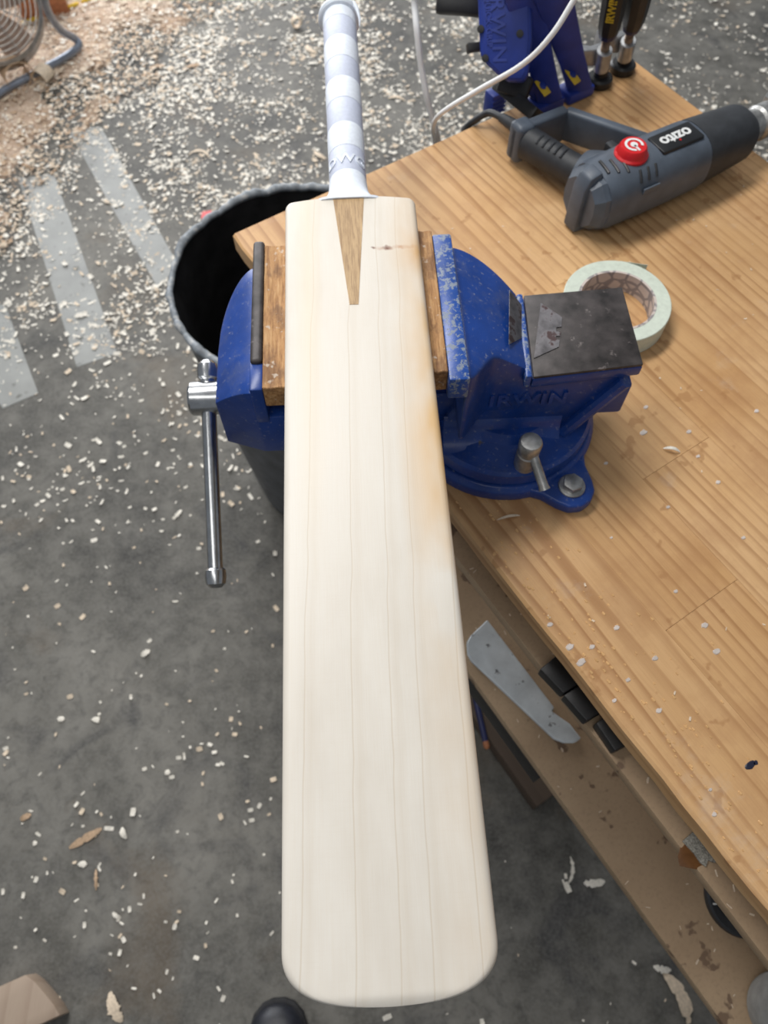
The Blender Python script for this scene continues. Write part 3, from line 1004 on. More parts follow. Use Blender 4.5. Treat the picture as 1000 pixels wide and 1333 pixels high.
batL = VF.L(KF.M @ Vector((-HW, 0.46, 0))).x
batR = VF.L(KF.M @ Vector((HW, 0.46, 0))).x
pl = put(pack('packing_block', xm + 0.0093, batL - 0.0002, -0.0765, 0.068, JT - 0.022, JT + 0.001, 3), VF)
tag(pl, 'brown wooden packing strip between the dark left jaw plate and the bat', 'wood block', 'packing strips beside the bat')
pr = put(pack('packing_block', batR + 0.0002, xj - 0.0156, -0.0690, 0.078, JT - 0.022, JT + 0.001, 8), VF)
tag(pr, 'brown wooden packing strip between the bat and the chipped blue right jaw', 'wood block', 'packing strips beside the bat')

# ================================================================== RAZOR BLADES on the vice
AZ = BZ + 0.1302
UF = Frame(*at(712, 430, AZ)[:2], AZ, 3.3)
op = [(704, 395), (731.5, 413.5), (731, 426), (724, 427), (724, 432), (730, 433), (729, 438), (723.5, 438), (723.5, 442), (728.5, 443), (727.5, 452), (695, 467)]
pp = [UF.px(x, y, AZ) for x, y in op]
b1 = MB().prism([(p.x, p.y) for p in pp], 0.0001, 0.0008).build('utility_blade', 'blade_steel')
tag(put(b1, UF), 'worn trapezoid utility knife blade lying flat on the vice anvil', 'blade')
b2c = VF.px(672, 416, 0.99)
U2 = Frame(*(VF.M @ Vector((-0.0025, 0.012, 0.1335)))[:2], BZ + 0.1335, 3.3)
b2 = MB().prism([(-0.028, -0.0095), (0.030, -0.0095), (0.012, 0.0075), (-0.024, 0.0075)], 0.0, 0.0007)
b2 = b2.build('utility_blade', 'blade_steel')
b2.matrix_world = Matrix.Translation(VF.M @ Vector((-0.0035, 0.004, 0.1375))) @ Matrix.Rotation(R(3.3 - 98), 4, 'Z') @ Matrix.Rotation(R(-46), 4, 'X')
tag(b2, 'dark utility knife blade wedged upright between blue jaw and anvil', 'blade')

# ================================================================== MASKING TAPE
c = at(804, 390, BZ + 0.024)
TF = Frame(c.x, c.y, BZ, 20)
tape = thing('masking_tape_roll', 'roll of pale greenish masking tape lying behind the vice anvil', 'tape roll', TF)
MB().lathe([(0.0405, 0.0003), (0.0550, 0.0003), (0.0556, 0.001), (0.0556, 0.0235), (0.0550, 0.0242), (0.0405, 0.0240), (0.0405, 0.0003)], 72, cap=False).build('tape_winding', 'tape', tape, angle=30)
MB().lathe([(0.0380, 0.0002), (0.0404, 0.0002), (0.0404, 0.0243), (0.0380, 0.0243), (0.0380, 0.0002)], 72, cap=False).build('card_core', 'core', tape, angle=30)
q0 = TF.px(848, 336, BZ + 0.023); 
a0 = math.atan2(q0.y, q0.x)
fl = []
for i in range(6):
    a = a0 + 0.55 - 0.0 - i * 0.06
    d = Vector((math.cos(a0 + 0.45), math.sin(a0 + 0.45), 0)) * 0.0558 + Vector((math.sin(a0 + .45), -math.cos(a0 + .45), 0)) * (i * 0.0058)
    fl.append(d)
rings = [[p + Vector((0, 0, 0.0005)), p + Vector((0, 0, 0.0235)), p * 1.006 + Vector((0, 0, 0.0235)), p * 1.006 + Vector((0, 0, 0.0005))] for p in fl]
MB().loft(rings).build('loose_tape_end', 'tape', tape)

# ================================================================== HEAT GUN
GF = Frame(0.2183, 0.6970, BZ, 30)
gun = thing('heat_gun', 'slate grey heat gun with red dial lying on its side on the bench', 'heat gun', GF)


def barrel_ring(x, r, flat=0.0, cz=0.036, n=36):
    out = []
    for k in range(n):
        a = 2 * math.pi * k / n
        y, z = r * math.cos(a), r * math.sin(a)
        # squarer section
        e = 2.6
        d = (abs(math.cos(a)) ** e + abs(math.sin(a)) ** e) ** (-1 / e)
        y, z = r * d * math.cos(a), r * d * math.sin(a)
        out.append(Vector((x, y, max(0.0, cz + z))))
    return out


MB().loft([barrel_ring(x, r) for x, r in ((0.012, 0.0335), (0.020, 0.0352), (0.06, 0.036), (0.10, 0.036), (0.146, 0.0352), (0.155, 0.0335))]).build('motor_body', 'gun', gun, angle=30)
# angular rear cap with a vertical fin
mb = MB().loft([barrel_ring(-0.004, 0.026, n=12), barrel_ring(0.006, 0.0325, n=12), barrel_ring(0.014, 0.0338, n=12)])
mb.build('rear_cap', 'gun', gun, angle=20)
fin = [(-0.010, 0.002), (0.012, 0.0), (0.018, 0.012), (0.018, 0.062), (0.010, 0.075), (-0.004, 0.071), (-0.010, 0.058)]
xz_prism(fin, -0.010, 0.010).build('rear_fin', 'gun', gun, bevel=0.003)
MB().loft([barrel_ring(x, r, cz=0.037) for x, r in ((0.152, 0.0338), (0.158, 0.0340), (0.195, 0.0315), (0.224, 0.0292), (0.229, 0.0275))]).build('nose_collar', 'gun_dark', gun, angle=30)
nz = MB().lathe([(0.0170, 0.0), (0.0172, 0.006), (0.0172, 0.026), (0.0200, 0.029), (0.0200, 0.046), (0.016, 0.050), (0.016, 0.075)], 32, axis_m((0.226, 0, 0.038), (1, 0, 0)))
noz = nz.build('nozzle', 'zinc', gun, angle=30)
MB().loft([[Vector((x, y, z)) for y, z in ((-w, 0.038 - h), (w, 0.038 - h), (w, 0.038 + h), (-w, 0.038 + h))] for x, w, h in ((0.275, 0.018, 0.018), (0.31, 0.036, 0.008), (0.34, 0.042, 0.005))]).build('flared_tip', 'zinc', noz, bevel=0.001)

# D-handle: black grip, crossbar and guard
def bar(a, b, w, z0, z1, name, mat, bev=0.004):
    a, b = Vector(a), Vector(b)
    d = (b - a).normalized(); nrm = Vector((-d.y, d.x))
    poly = [a + nrm * w, a - nrm * w, b - nrm * w, b + nrm * w]
    return MB().prism([(p.x, p.y) for p in poly], z0, z1).build(name, mat, gun, bevel=bev, seg=3)


hA, hB = GF.px(772, 218, BZ + 0.045).xy, GF.px(690, 171, BZ + 0.045).xy
cA, cB, cC = GF.px(670, 168, BZ + 0.048).xy, GF.px(738, 141, BZ + 0.048).xy, GF.px(846, 178, BZ + 0.048).xy
d_ = (hB - hA).normalized(); n_ = Vector((-d_.y, d_.x))
rings = []
for s, w, h in ((0.0, 0.020, 0.020), (0.12, 0.0175, 0.0185), (0.35, 0.0165, 0.0175), (0.7, 0.017, 0.018), (1.0, 0.0185, 0.019)):
    p = hA.lerp(hB, s)
    ring = []
    for k in range(24):
        a = 2 * math.pi * k / 24
        q = p + n_ * (w * math.cos(a))
        ring.append(Vector((q.x, q.y, 0.030 + h * math.sin(a))))
    rings.append(ring)
hg = MB().loft(rings).build('grip', 'gun_dark', gun, angle=40)
for i in range(5):
    p = hA.lerp(hB, 0.42 + 0.095 * i) + n_ * 0.002
    q = [p + n_ * 0.009, p - n_ * 0.009]
    pts = [Vector((q[0].x, q[0].y, 0.0440)), Vector((p.x, p.y, 0.0480)), Vector((q[1].x, q[1].y, 0.0440))]
    MB().tube(pts, 0.0017, 8, smooth=3).build('grip_rib', 'gun_dark', hg)
bar(cA, cB, 0.0070, 0.008, 0.050, 'handle_crossbar', 'gun')
bar(cB, cC, 0.0065, 0.010, 0.049, 'handle_guard', 'gun')
bar(cA, cA.lerp(cB, 0.32), 0.0115, 0.006, 0.053, 'handle_heel', 'gun', 0.006)
mb = MB().loft([[Vector((hA.x + 0.0, hA.y, 0))] for _ in range(0)] or [barrel_ring(0.034, 0.02), barrel_ring(0.08, 0.02)])
# neck between barrel and grip
nk = []
for s, w, h in ((-0.12, 0.034, 0.030), (0.06, 0.027, 0.024), (0.16, 0.021, 0.021)):
    p = hA.lerp(hB, s)
    nk.append([Vector(((p + n_ * w * math.cos(2 * math.pi * k / 24)).x, (p + n_ * w * math.cos(2 * math.pi * k / 24)).y, 0.036 + h * math.sin(2 * math.pi * k / 24))) for k in range(24)])
MB().loft(nk).build('handle_neck', 'gun', gun, angle=40)
MB().box((0.072, 0.034, 0.026), (0.084, 0.056, 0.046)).build('trigger', 'gun_dark', gun, bevel=0.003)
# red dial with a white ring printed on it
dl = MB().lathe([(0.0185, 0.066), (0.0185, 0.0725), (0.0165, 0.0745), (0.0150, 0.0805), (0.0135, 0.0825), (0.001, 0.0828)], 36, Matrix.Translation((0.058, 0.002, 0)))
dial = dl.build('speed_dial', 'red', gun, angle=30)
ringm = MB()
n = 30
arc = [R(-40) + R(290) * k / (n - 1) for k in range(n)]
rr = [Vector((0.058 + 0.0102 * math.cos(a), 0.002 + 0.0102 * math.sin(a), 0.0832)) for a in arc]
ri = [Vector((0.058 + 0.0074 * math.cos(a), 0.002 + 0.0074 * math.sin(a), 0.0832)) for a in arc]
ringm.add(rr + ri, [(k, k + 1, n + k + 1, n + k) for k in range(n - 1)])
ringm.lathe([(0.0040, 0.0826), (0.0040, 0.0832)], 20, Matrix.Translation((0.058, 0.002, 0)))
ringm.box((0.0565, -0.0085, 0.0826), (0.0588, 0.001, 0.0832))
ringm.build('dial_symbol', 'white', dial)
# name plate, upside down to the viewer
MB().box((0.088, -0.0165, 0.066), (0.146, 0.0125, 0.0735)).build('name_plate', 'label_black', gun, bevel=0.002)
pm = Matrix.Translation((0.1165, -0.002, 0.0738)) @ Matrix.Rotation(math.pi, 4, 'Z')
text('brand_letters', 'ozıto', 0.0205, 0.0002, 'white', gun, pm, bold=0.0006, spacing=0.98)
MB().lathe([(0.0012, 0.0734), (0.0012, 0.0741)], 14, Matrix.Translation((0.1168, -0.0085, 0))).build('brand_dot', 'red', gun)
# cooling slots
for i in range(6):
    a = R(76 - 0) 
    x = 0.022 + 0.0105 * i
    y0, y1 = (-0.020, -0.030) if i > 2 else (0.010 - 0.004 * i, -0.010 - 0.004 * i)
    def srf(y):
        e = 2.6
        return 0.036 + (max(0.0, 0.0358 ** e - abs(y) ** e)) ** (1 / e)
    pts = [Vector((x - 0.003 * (j / 4), y0 + (y1 - y0) * j / 4, srf(y0 + (y1 - y0) * j / 4) - 0.0008)) for j in range(5)]
    MB().tube(pts, 0.0019, 8).build('cooling_slot', 'black', gun)
MB().box((0.052, -0.0372, 0.048), (0.074, -0.0350, 0.055)).build('rating_boss', 'gun', gun, bevel=0.0006)
# strain relief and mains lead
ld = [GF.px(684, 178, BZ + 0.030), GF.px(668, 163, BZ + 0.030), GF.px(653, 153, BZ + 0.028), GF.px(636, 147, BZ + 0.020), GF.px(618, 157, BZ + 0.006), GF.px(607, 166, BZ - 0.02), GF.px(604, 172, BZ - 0.12), GF.px(607, 200, BZ - 0.4)]
MB().tube(ld, 0.0042, 10, smooth=6).build('mains_lead', 'gun_dark', gun)
MB().tube([ld[0], ld[0].lerp(ld[1], 0.5), ld[1], ld[2]], [0.0085, 0.0080, 0.0075, 0.0056], 12).build('strain_relief', 'gun_dark', gun)

# ================================================================== BLUE CLAMP standing at the back corner
CF = Frame(*at(735, 130, BZ)[:2], BZ, 33.5)
clamp = thing('spreader_clamp', 'large blue one handed clamp with two arms standing at the bench corner', 'clamp', CF)


def slab(pts, w, th, name, mat, parent, bev=0.003):
    """a flat bar through points, width in the clamp's depth direction"""
    pts = [Vector(p) for p in pts]
    rings = []
    for i, p in enumerate(pts):
        d = (pts[min(i + 1, len(pts) - 1)] - pts[max(i - 1, 0)]).normalized()
        view = Vector((0.25, 0.75, -0.6)).normalized()
        vl_ = CF.M.to_3x3().inverted() @ view
        s = d.cross(vl_).normalized()
        t_ = s.cross(d).normalized()
        ww = w[i] if isinstance(w, (list, tuple)) else w
        rings.append([p + s * ww + t_ * th, p - s * ww + t_ * th, p - s * ww - t_ * th, p + s * ww - t_ * th])
    return MB().loft(rings).build(name, mat, parent, bevel=bev)


def cpx(px, py, z):
    return CF.px(px, py, z)


for i, (f, m1, tp) in enumerate((((716, 131), (705, 85), (683, 0)), ((755, 115), (743, 72), (722, 0)))):
    dy = 0.0
    p0 = cpx(*f, BZ + 0.012); p1 = cpx(*m1, BZ + 0.053); p2 = cpx(*tp, BZ + 0.135)
    p3 = p2 + (p2 - p1) * 0.9
    arm = slab([p0, p1, p2, p3], [0.0150, 0.0155, 0.0195, 0.022], 0.010, 'arm', 'cblue', clamp)
    # foot flange and yellow key
    fb = cpx(f[0] - 4, f[1] + 9, BZ)
    MB().box((fb.x - 0.024, fb.y - 0.012, 0.0), (fb.x + 0.018, fb.y + 0.016, 0.014)).build('arm_foot', 'cblue', clamp, bevel=0.003)
    ky = cpx(f[0] - 9, f[1] - 3, BZ + 0.026)
    vdir = CF.M.to_3x3().inverted() @ Vector((-0.2, -0.72, 0.65)).normalized()
    km = basis(p0.lerp(p1, 0.40) + vdir * 0.0105 + Vector((-0.006, 0, 0)), Vector((1, 0.2, 0)), vdir.cross(Vector((1, 0.2, 0))), vdir)
    k_ = MB().box((-0.0065, -0.011, -0.002), (0.0065, 0.011, 0.0016), km).build('yellow_key', 'yellow', clamp, bevel=0.001)
    MB().lathe([(0.0048, 0.0), (0.0048, 0.0032), (0.003, 0.0042)], 16, km @ Matrix.Translation((0.0015, 0.001, 0.0))).build('key_button', 'cblue', k_)
# web between housing and arm
w0, w1, w2 = cpx(684, 128, BZ + 0.012), cpx(690, 100, BZ + 0.04), cpx(706, 128, BZ + 0.012)
for a_, b_ in ((cpx(676, 100, BZ + 0.045), cpx(700, 122, BZ + 0.018)),):
    slab([a_, a_.lerp(b_, 0.5), b_], 0.008, 0.008, 'arm_web', 'cblue', clamp)
# drive housing
hz = BZ + 0.105
vdir_w = Vector((-0.18, -0.80, 0.57)).normalized()
hc = at(655, 52, hz)
ex_w = Vector((1, -0.10, 0.18)); ex_w = (ex_w - vdir_w * ex_w.dot(vdir_w)).normalized()
ey_w = vdir_w.cross(ex_w).normalized()
HMw = basis(hc, ex_w, ey_w, vdir_w)
HM = CF.I @ HMw


def onplane(px, py):
    """where the housing's front lid meets the line of sight, in lid coordinates"""
    a, u = (px - 500) / 1000.0, (666.5 - py) / 1000.0
    d = Vector((a, CP + u * SP, u * CP - SP))
    o = Vector((0, 0, CAM_H))
    t_ = (hc - o).dot(vdir_w) / d.dot(vdir_w)
    q = HMw.inverted() @ (o + d * t_)
    return (q.x, q.y)


hp = [onplane(*p) for p in ((620, -75), (622, 0), (625, 72), (634, 84), (651, 100), (662, 106), (682, 107), (688, 96), (693, 50), (692, 0), (690, -75))]
hous = MB().prism(hp, -0.032, 0.0, HM).build('drive_housing', 'cblue', clamp, bevel=0.004, seg=3)
hin = [(sum(p[0] for p in hp) / len(hp) + (x - sum(p[0] for p in hp) / len(hp)) * 0.86, sum(p[1] for p in hp) / len(hp) + (y - sum(p[1] for p in hp) / len(hp)) * 0.93) for x, y in hp]
MB().prism(hin, -0.002, 0.0012, HM).build('housing_lid', 'cblue', hous, bevel=0.001)
for p in ((626, 38), (632, 76), (677, 44), (657, 99), (660, -20)):
    x, y = onplane(*p)
    MB().lathe([(0.0040, -0.001), (0.0040, 0.0026), (0.0024, 0.0028)], 16, HM @ Matrix.Translation((x, y, 0))).build('lid_screw', 'black', hous)
x, y = onplane(648, 34)
text('housing_letters', 'IRWIN', 0.022, 0.0006, 'cblue', hous, HM @ Matrix.Translation((x, y, 0.0016)) @ Matrix.Rotation(R(-88), 4, 'Z'), bold=0.0004, spacing=1.15, shear=0.1)
x, y = onplane(636, 28)
text('housing_small_letters', 'QUICK-GRIP', 0.009, 0.0005, 'cblue', hous, HM @ Matrix.Translation((x, y, 0.0016)) @ Matrix.Rotation(R(-88), 4, 'Z'), bold=0.0002)
# black pistol grip and trigger sticking out to the left of the housing
g0, g1 = cpx(628, 6, hz - 0.006), cpx(568, 2, hz - 0.006)
slab([g0, g0.lerp(g1, 0.5) + Vector((0, 0, -0.002)), g1], [0.013, 0.0105, 0.0125], 0.011, 'pistol_grip', 'black', clamp, 0.005)
g0, g1 = cpx(630, 60, hz - 0.016), cpx(608, 63, hz - 0.016)
slab([g0, g0.lerp(g1, 0.6), g1], [0.005, 0.0045, 0.0055], 0.006, 'release_trigger', 'black', clamp, 0.002)
# black bar below the housing and the blue ribbed end stop
g0, g1 = cpx(650, 112, BZ + 0.026), cpx(700, 152, BZ + 0.026)
slab([g0, g0.lerp(g1, 0.5), g1], 0.0075, 0.011, 'clamp_bar', 'black', clamp, 0.001)
g0, g1 = cpx(652, 104, BZ + 0.040), cpx(690, 118, BZ + 0.036)
slab([g0, g0.lerp(g1, 0.5), g1], 0.013, 0.012, 'bar_carrier', 'black', clamp, 0.003)
st = cpx(644, 131, BZ - 0.018)
es = MB().box((st.x - 0.011, st.y - 0.009, st.z - 0.016), (st.x + 0.011, st.y + 0.010, st.z + 0.014)).build('end_stop', 'cblue', clamp, bevel=0.003)
for k in range(4):
    MB().box((st.x - 0.0115, st.y - 0.0100, st.z - 0.013 + 0.006 * k), (st.x + 0.0115, st.y - 0.0085, st.z - 0.0105 + 0.006 * k)).build('end_stop_rib', 'cblue', es)

# two screw clamps with swivel pads
for i, (bp, gp, lab) in enumerate((((779, 109), (800, 0), 'screw clamp with yellow lettered black handle, nearer the blue clamp'),
                                   ((809, 92), (833, -8), 'screw clamp with plain black handle on the bench corner, farther right'))):
    b_ = at(*bp, BZ)
    SF = Frame(b_.x, b_.y, BZ, 33.5)
    sc = thing('screw_clamp', lab, 'clamp', SF, 'screw clamps at the bench corner')
    tip = SF.px(*gp, BZ + 0.118)
    ax = tip.normalized()
    AM = axis_m((0, 0, 0), ax)
    MB().lathe([(0.0160, 0.0005), (0.0168, 0.002), (0.0168, 0.009), (0.0145, 0.0115), (0.0095, 0.012), (0.0088, 0.020), (0.0075, 0.021)], 32, Matrix.Translation((0, 0, 0))).build('swivel_pad', 'black', sc, angle=30)
    MB().lathe([(0.0048, 0.018), (0.0048, 0.078)], 16, AM).build('screw', 'rust_steel', sc)
    for k in range(10):
        MB().lathe([(0.0048, 0.053 + 0.0022 * k), (0.0055, 0.054 + 0.0022 * k), (0.0048, 0.055 + 0.0022 * k)], 14, AM, cap=False).build('thread', 'rust_steel', sc)
    MB().lathe([(0.0092, 0.024), (0.0098, 0.025), (0.0098, 0.052), (0.0090, 0.053)], 24, AM).build('sleeve', 'cast_silver', sc, angle=30)
    # jaw arm reaching back to the left
    ar = [Vector((-0.004, 0.002, 0.040)), Vector((-0.020, 0.006, 0.040)), Vector((-0.042, 0.012, 0.047))]
    rings = []
    for p, w, h in zip(ar, (0.0055, 0.005, 0.010), (0.012, 0.011, 0.009)):
        rings.append([p + Vector((0, -w, -h)), p + Vector((0, w, -h)), p + Vector((0, w, h)), p + Vector((0, -w, h))])
    MB().loft(rings).build('jaw_arm', 'cast_silver', sc, bevel=0.0015)
    hd_ = MB().lathe([(0.0075, 0.072), (0.0105, 0.0735), (0.0120, 0.080)], 10, AM).build('ferrule', 'navy', sc, angle=20)
    gr = MB().lathe([(0.0118, 0.080), (0.0136, 0.088), (0.0145, 0.105), (0.0150, 0.14), (0.0142, 0.165), (0.0120, 0.172)], 10, AM).build('screw_handle', 'black', sc, angle=20)
    if i == 0:
        back = (SF.M.to_3x3().inverted() @ Vector((-0.25, -0.8, 0.55)))
        zt = (back - ax * back.dot(ax)).normalized()
        m_ = basis(ax * 0.122 + zt * 0.0143, ax, zt.cross(ax), zt)
        text('handle_letters', 'IRWIN', 0.0125, 0.0004, 'yellow', gr, m_, bold=0.0003)

# ================================================================== BIN
NF = Frame(-0.134, 0.885, 0.0, 0)
binn = thing('rubbish_bin', 'round black rubbish bin with dusty ragged rim beside the bench end', 'bin', NF)
RH = 0.60
seg = 96
out, inn = [], []
for r, z in ((0.140, 0.0), (0.146, 0.02), (0.165, 0.2), (0.184, 0.4), (0.197, 0.56), (0.202, RH)):
    out.append([Vector((r * math.cos(2 * math.pi * k / seg), r * math.sin(2 * math.pi * k / seg), z)) for k in range(seg)])
for r, z in ((0.199, RH), (0.193, 0.56), (0.180, 0.4), (0.160, 0.2), (0.142, 0.03), (0.02, 0.028)):
    ring = []
    for k in range(seg):
        a = 2 * math.pi * k / seg
        w = 1 - 0.035 * abs(noise.noise((math.cos(a) * 3.2, math.sin(a) * 3.2, z * 1.5))) * (1 if z < RH else 0)
        ring.append(Vector((r * w * math.cos(a), r * w * math.sin(a), z)))
    inn.append(ring)
MB().loft(out).build('bin_wall', 'bin_out', binn, angle=50)
binn_in = MB().loft(inn, cap=False)
binn_in.build('bin_lining', 'bin', binn, angle=50, recalc=False)
# (the wall is capped at the rim height, so open it)
bw = [o for o in binn.children if o.name.startswith('bin_wall')][0]
bm = bmesh.new(); bm.from_mesh(bw.data)
capf = [f for f in bm.faces if len(f.verts) > 10 and f.calc_center_median().z > 0.3]
bmesh.ops.delete(bm, geom=capf, context='FACES'); bm.to_mesh(bw.data); bm.free()
rim, rrad = [], []
for k in range(180):
    a = 2 * math.pi * k / 180
    q = noise.noise((math.cos(a) * 7, math.sin(a) * 7, 3.3)); q2 = noise.noise((math.cos(a) * 22, math.sin(a) * 22, 1.3))
    rim.append(Vector(((0.2015 + 0.004 * q) * math.cos(a), (0.2015 + 0.004 * q) * math.sin(a), RH + 0.003 * q2 + 0.004 * q)))
    rrad.append(0.0058 + 0.0022 * q + 0.0014 * q2)
MB().tube(rim, rrad, 8, closed=True).build('ragged_rim', 'bin_rim', binn, angle=60)

# ================================================================== WHITE CABLE
def wpath(pp):
    return [at(*p) for p in pp]


cb = MB().tube(wpath([(520, -150, 1.12), (537, -20, 0.98), (543, 40, 0.94), (549, 90, 0.90), (558, 135, 0.86), (568, 172, 0.81), (576, 205, 0.70), (580, 240, 0.50)]), 0.0040, 12, smooth=8).build('white_cable', 'cable_white')
tag(cb, 'thick white cable dropping behind the far edge of the bench beside the grip', 'cable')
cb = MB().tube(wpath([(800, -90, 1.12), (752, -8, 1.07), (718, 46, 1.035), (680, 84, 1.00), (625, 116, 0.955), (588, 138, 0.925), (570, 152, 0.90), (564, 166, 0.86), (566, 185, 0.78), (570, 220, 0.6)]), 0.0029, 12, smooth=8).build('white_cable', 'cable_white')
tag(cb, 'thin white cable crossing in front of the blue clamp', 'cable')

# ================================================================== SHELF THINGS
ps = [BF.px(x, y, 0.571) for x, y in ((607, 838), (612, 829), (634, 808), (721, 922), (718, 927), (741, 943), (756, 962), (747, 968), (733, 968), (720, 963), (613, 862), (608, 853))]
pc = sum((Vector(p) for p in ps), Vector()) / len(ps)
gp = MB().prism([(p.x - pc.x, p.y - pc.y) for p in ps], 0.0, 0.006).build('metal_plate', 'galv', None, bevel=0.0022, seg=3)
gf = Frame(*(BF.M @ Vector((pc.x, pc.y, 0)))[:2], 0.5703, 33.5)
tag(put(gp, gf), 'tapered galvanised steel plate lying on the lower bench shelf', 'metal plate')
for i, (q, lab) in enumerate((((((703, 871), (725, 853), (754, 890), (734, 903))), 'black block on the upper shelf, farthest from the camera'),
                            ((((734, 905), (754, 892), (785, 926), (764, 939))), 'black block on the upper shelf, middle one of three'),
                            ((((776, 941), (790, 931), (821, 968), (801, 978))), 'black block on the upper shelf, nearest to the camera'))):
    zz = 0.80 + 0.016
    pp = [BF.px(x, y, zz) for x, y in q]
    d_ = pp[1] - pp[0]
    far = 0.030
    pp[1] = pp[0] + d_.normalized() * max(d_.length, far); d2 = pp[2] - pp[3]; pp[2] = pp[3] + d2.normalized() * max(d2.length, far)
    cc = sum((Vector(p) for p in pp), Vector()) / 4
    bb = MB().prism([(p.x - cc.x, p.y - cc.y) for p in pp], 0.0, 0.016).build('black_block', 'black', None, bevel=0.0015)
    tag(put(bb, Frame(*(BF.M @ Vector((cc.x, cc.y, 0)))[:2], 0.8002, 33.5)), lab, 'block', 'black blocks on the upper shelf')
ps = [BF.px(x, y, 0.8025) for x, y in ((889, 1095), (907, 1079), (914, 1086), (938, 1119), (931, 1123), (922, 1120), (919, 1128), (912, 1123), (905, 1112))]
pc = sum((Vector(p) for p in ps), Vector()) / len(ps)
wv_ = MB().prism([(p.x - pc.x, p.y - pc.y) for p in ps], 0.0, 0.0022).build('woven_scrap', 'woven')
tag(put(wv_, Frame(*(BF.M @ Vector((pc.x, pc.y, 0)))[:2], 0.8006, 33.5)), 'torn grey textured scrap stuck on amber glue on the upper shelf', 'scrap')
# black disc peeping out below the upper shelf, on the lower shelf
p = at(948, 1186, 0.58)
DF = Frame(p.x + 0.018, p.y + 0.012, 0.5703, 0)
dk = thing('black_disc', 'black round disc half hidden on the lower bench shelf', 'disc', DF)
MB().lathe([(0.036, 0.0), (0.038, 0.002), (0.038, 0.011), (0.036, 0.013), (0.030, 0.0125), (0.028, 0.010), (0.001, 0.0098)], 48).build('disc_body', 'gun_dark', dk, angle=25)
MB().box((-0.034, -0.006, 0.0128), (-0.028, -0.0045, 0.0138)).build('white_mark', 'white', dk)
p = at(1006, 1318, 0.60)
cf = Frame(p.x + 0.02, p.y + 0.0, 0.5703, 0)
tub = MB().lathe([(0.030, 0.0), (0.034, 0.004), (0.036, 0.06), (0.034, 0.064), (0.020, 0.067), (0.001, 0.068)], 40).build('grey_tub', 'grey_plastic', None, angle=30)
tag(put(tub, cf), 'grey rounded tub on the lower shelf at the bottom right corner', 'tub')

# things on the floor below the shelves
p = at(700, 1010, 0.05)
ob = MB().box((0.015, -0.05, 0.0), (0.035 + 0.06, 0.24, 0.05)).build('brown_board', 'brown_board', None, bevel=0.003)
ob.matrix_world = Matrix.Translation((BF.M @ BF.px(668, 1025, 0.05)) - Vector((0, 0, 0.05))) @ Matrix.Rotation(R(33.5), 4, 'Z')
tag(ob, 'old dark brown board lying on the floor under the bench shelves', 'board')
p0, p1 = at(626, 938, 0.058), at(634, 972, 0.058)
mk = thing('marker_pen', 'blue pen with orange tip lying on the brown board under the bench', 'pen', Frame(p0.x, p0.y, 0.056, 0))
d = p1 - p0
MB().lathe([(0.005, -0.05), (0.0055, -0.045), (0.0055, d.length * 0.8)], 16, axis_m((0, 0, 0), d)).build('pen_body', 'navy', mk)
MB().lathe([(0.0057, d.length * 0.8), (0.0057, d.length), (0.003, d.length + 0.004)], 16, axis_m((0, 0, 0), d)).build('pen_cap', 'terracotta', mk)

# ================================================================== OFFCUT, SHOE
oz = 0.045
pp = [at(x, y, oz) for x, y in ((33, 1269), (44, 1277), (58, 1293), (70, 1308), (78, 1322))]
dirn = Vector((-1.0, -0.42, 0)).normalized()
poly = [(p.x, p.y) for p in pp] + [((pp[-1] + dirn * 0.32).x, (pp[-1] + dirn * 0.32).y), ((pp[0] + dirn * 0.30).x, (pp[0] + dirn * 0.30).y)]
oc = pp[2]
of = MB().prism([(x - oc.x, y - oc.y) for x, y in poly], 0.0, oz).build('wood_offcut', 'offcut', None, bevel=0.002)
of.matrix_world = Matrix.Translation((oc.x, oc.y, 0.0))
tag(of, 'willow blade offcut with rounded end lying on the floor at the bottom left', 'wood offcut')

sh = at(367, 1306, 0.035)
SF = Frame(sh.x, sh.y - 0.150, 0.0, 3)
shoe = thing('shoe', 'black leather shoe toe on the concrete below the bat toe', 'shoe', SF)


def shoe_ring(y, w, z0, z1, n=24):
    out = []
    for k in range(n):
        a = 2 * math.pi * k / n
        c, s = math.cos(a), math.sin(a)
        x = w * abs(c) ** 0.75 * (1 if c >= 0 else -1)
        zz = z0 + (z1 - z0) * 0.5 * (1 + s) if s < 0 else (z0 + z1) / 2 + (z1 - z0) / 2 * s
        out.append(Vector((x, y, zz)))
    return out


MB().loft([shoe_ring(y, w, 0.014, z) for y, w, z in ((-0.125, 0.022, 0.06), (-0.118, 0.033, 0.085), (-0.08, 0.038, 0.10), (-0.03, 0.041, 0.098), (0.02, 0.045, 0.080), (0.07, 0.049, 0.066), (0.105, 0.047, 0.058), (0.13, 0.038, 0.050), (0.145, 0.024, 0.042), (0.150, 0.010, 0.034))]).build('upper', 'shoe', shoe, angle=60)
so = []
for y, w in ((-0.132, 0.020), (-0.12, 0.036), (-0.06, 0.040), (0.0, 0.043), (0.06, 0.051), (0.105, 0.050), (0.135, 0.040), (0.150, 0.026), (0.156, 0.010)):
    so.append([Vector((-w, y, 0.0)), Vector((w, y, 0.0)), Vector((w, y, 0.018)), Vector((-w, y, 0.018))])
MB().loft(so).build('sole', 'sole', shoe, bevel=0.003)
for k in range(4):
    y = 0.005 + 0.017 * k
    zt = 0.087 - 0.0038 * k - 0.0005 * k
    MB().tube([Vector((-0.02, y, zt - 0.006)), Vector((0, y + 0.003, zt + 0.001)), Vector((0.02, y, zt - 0.006))], 0.0025, 8, smooth=3).build('lace', 'gun_dark', shoe)

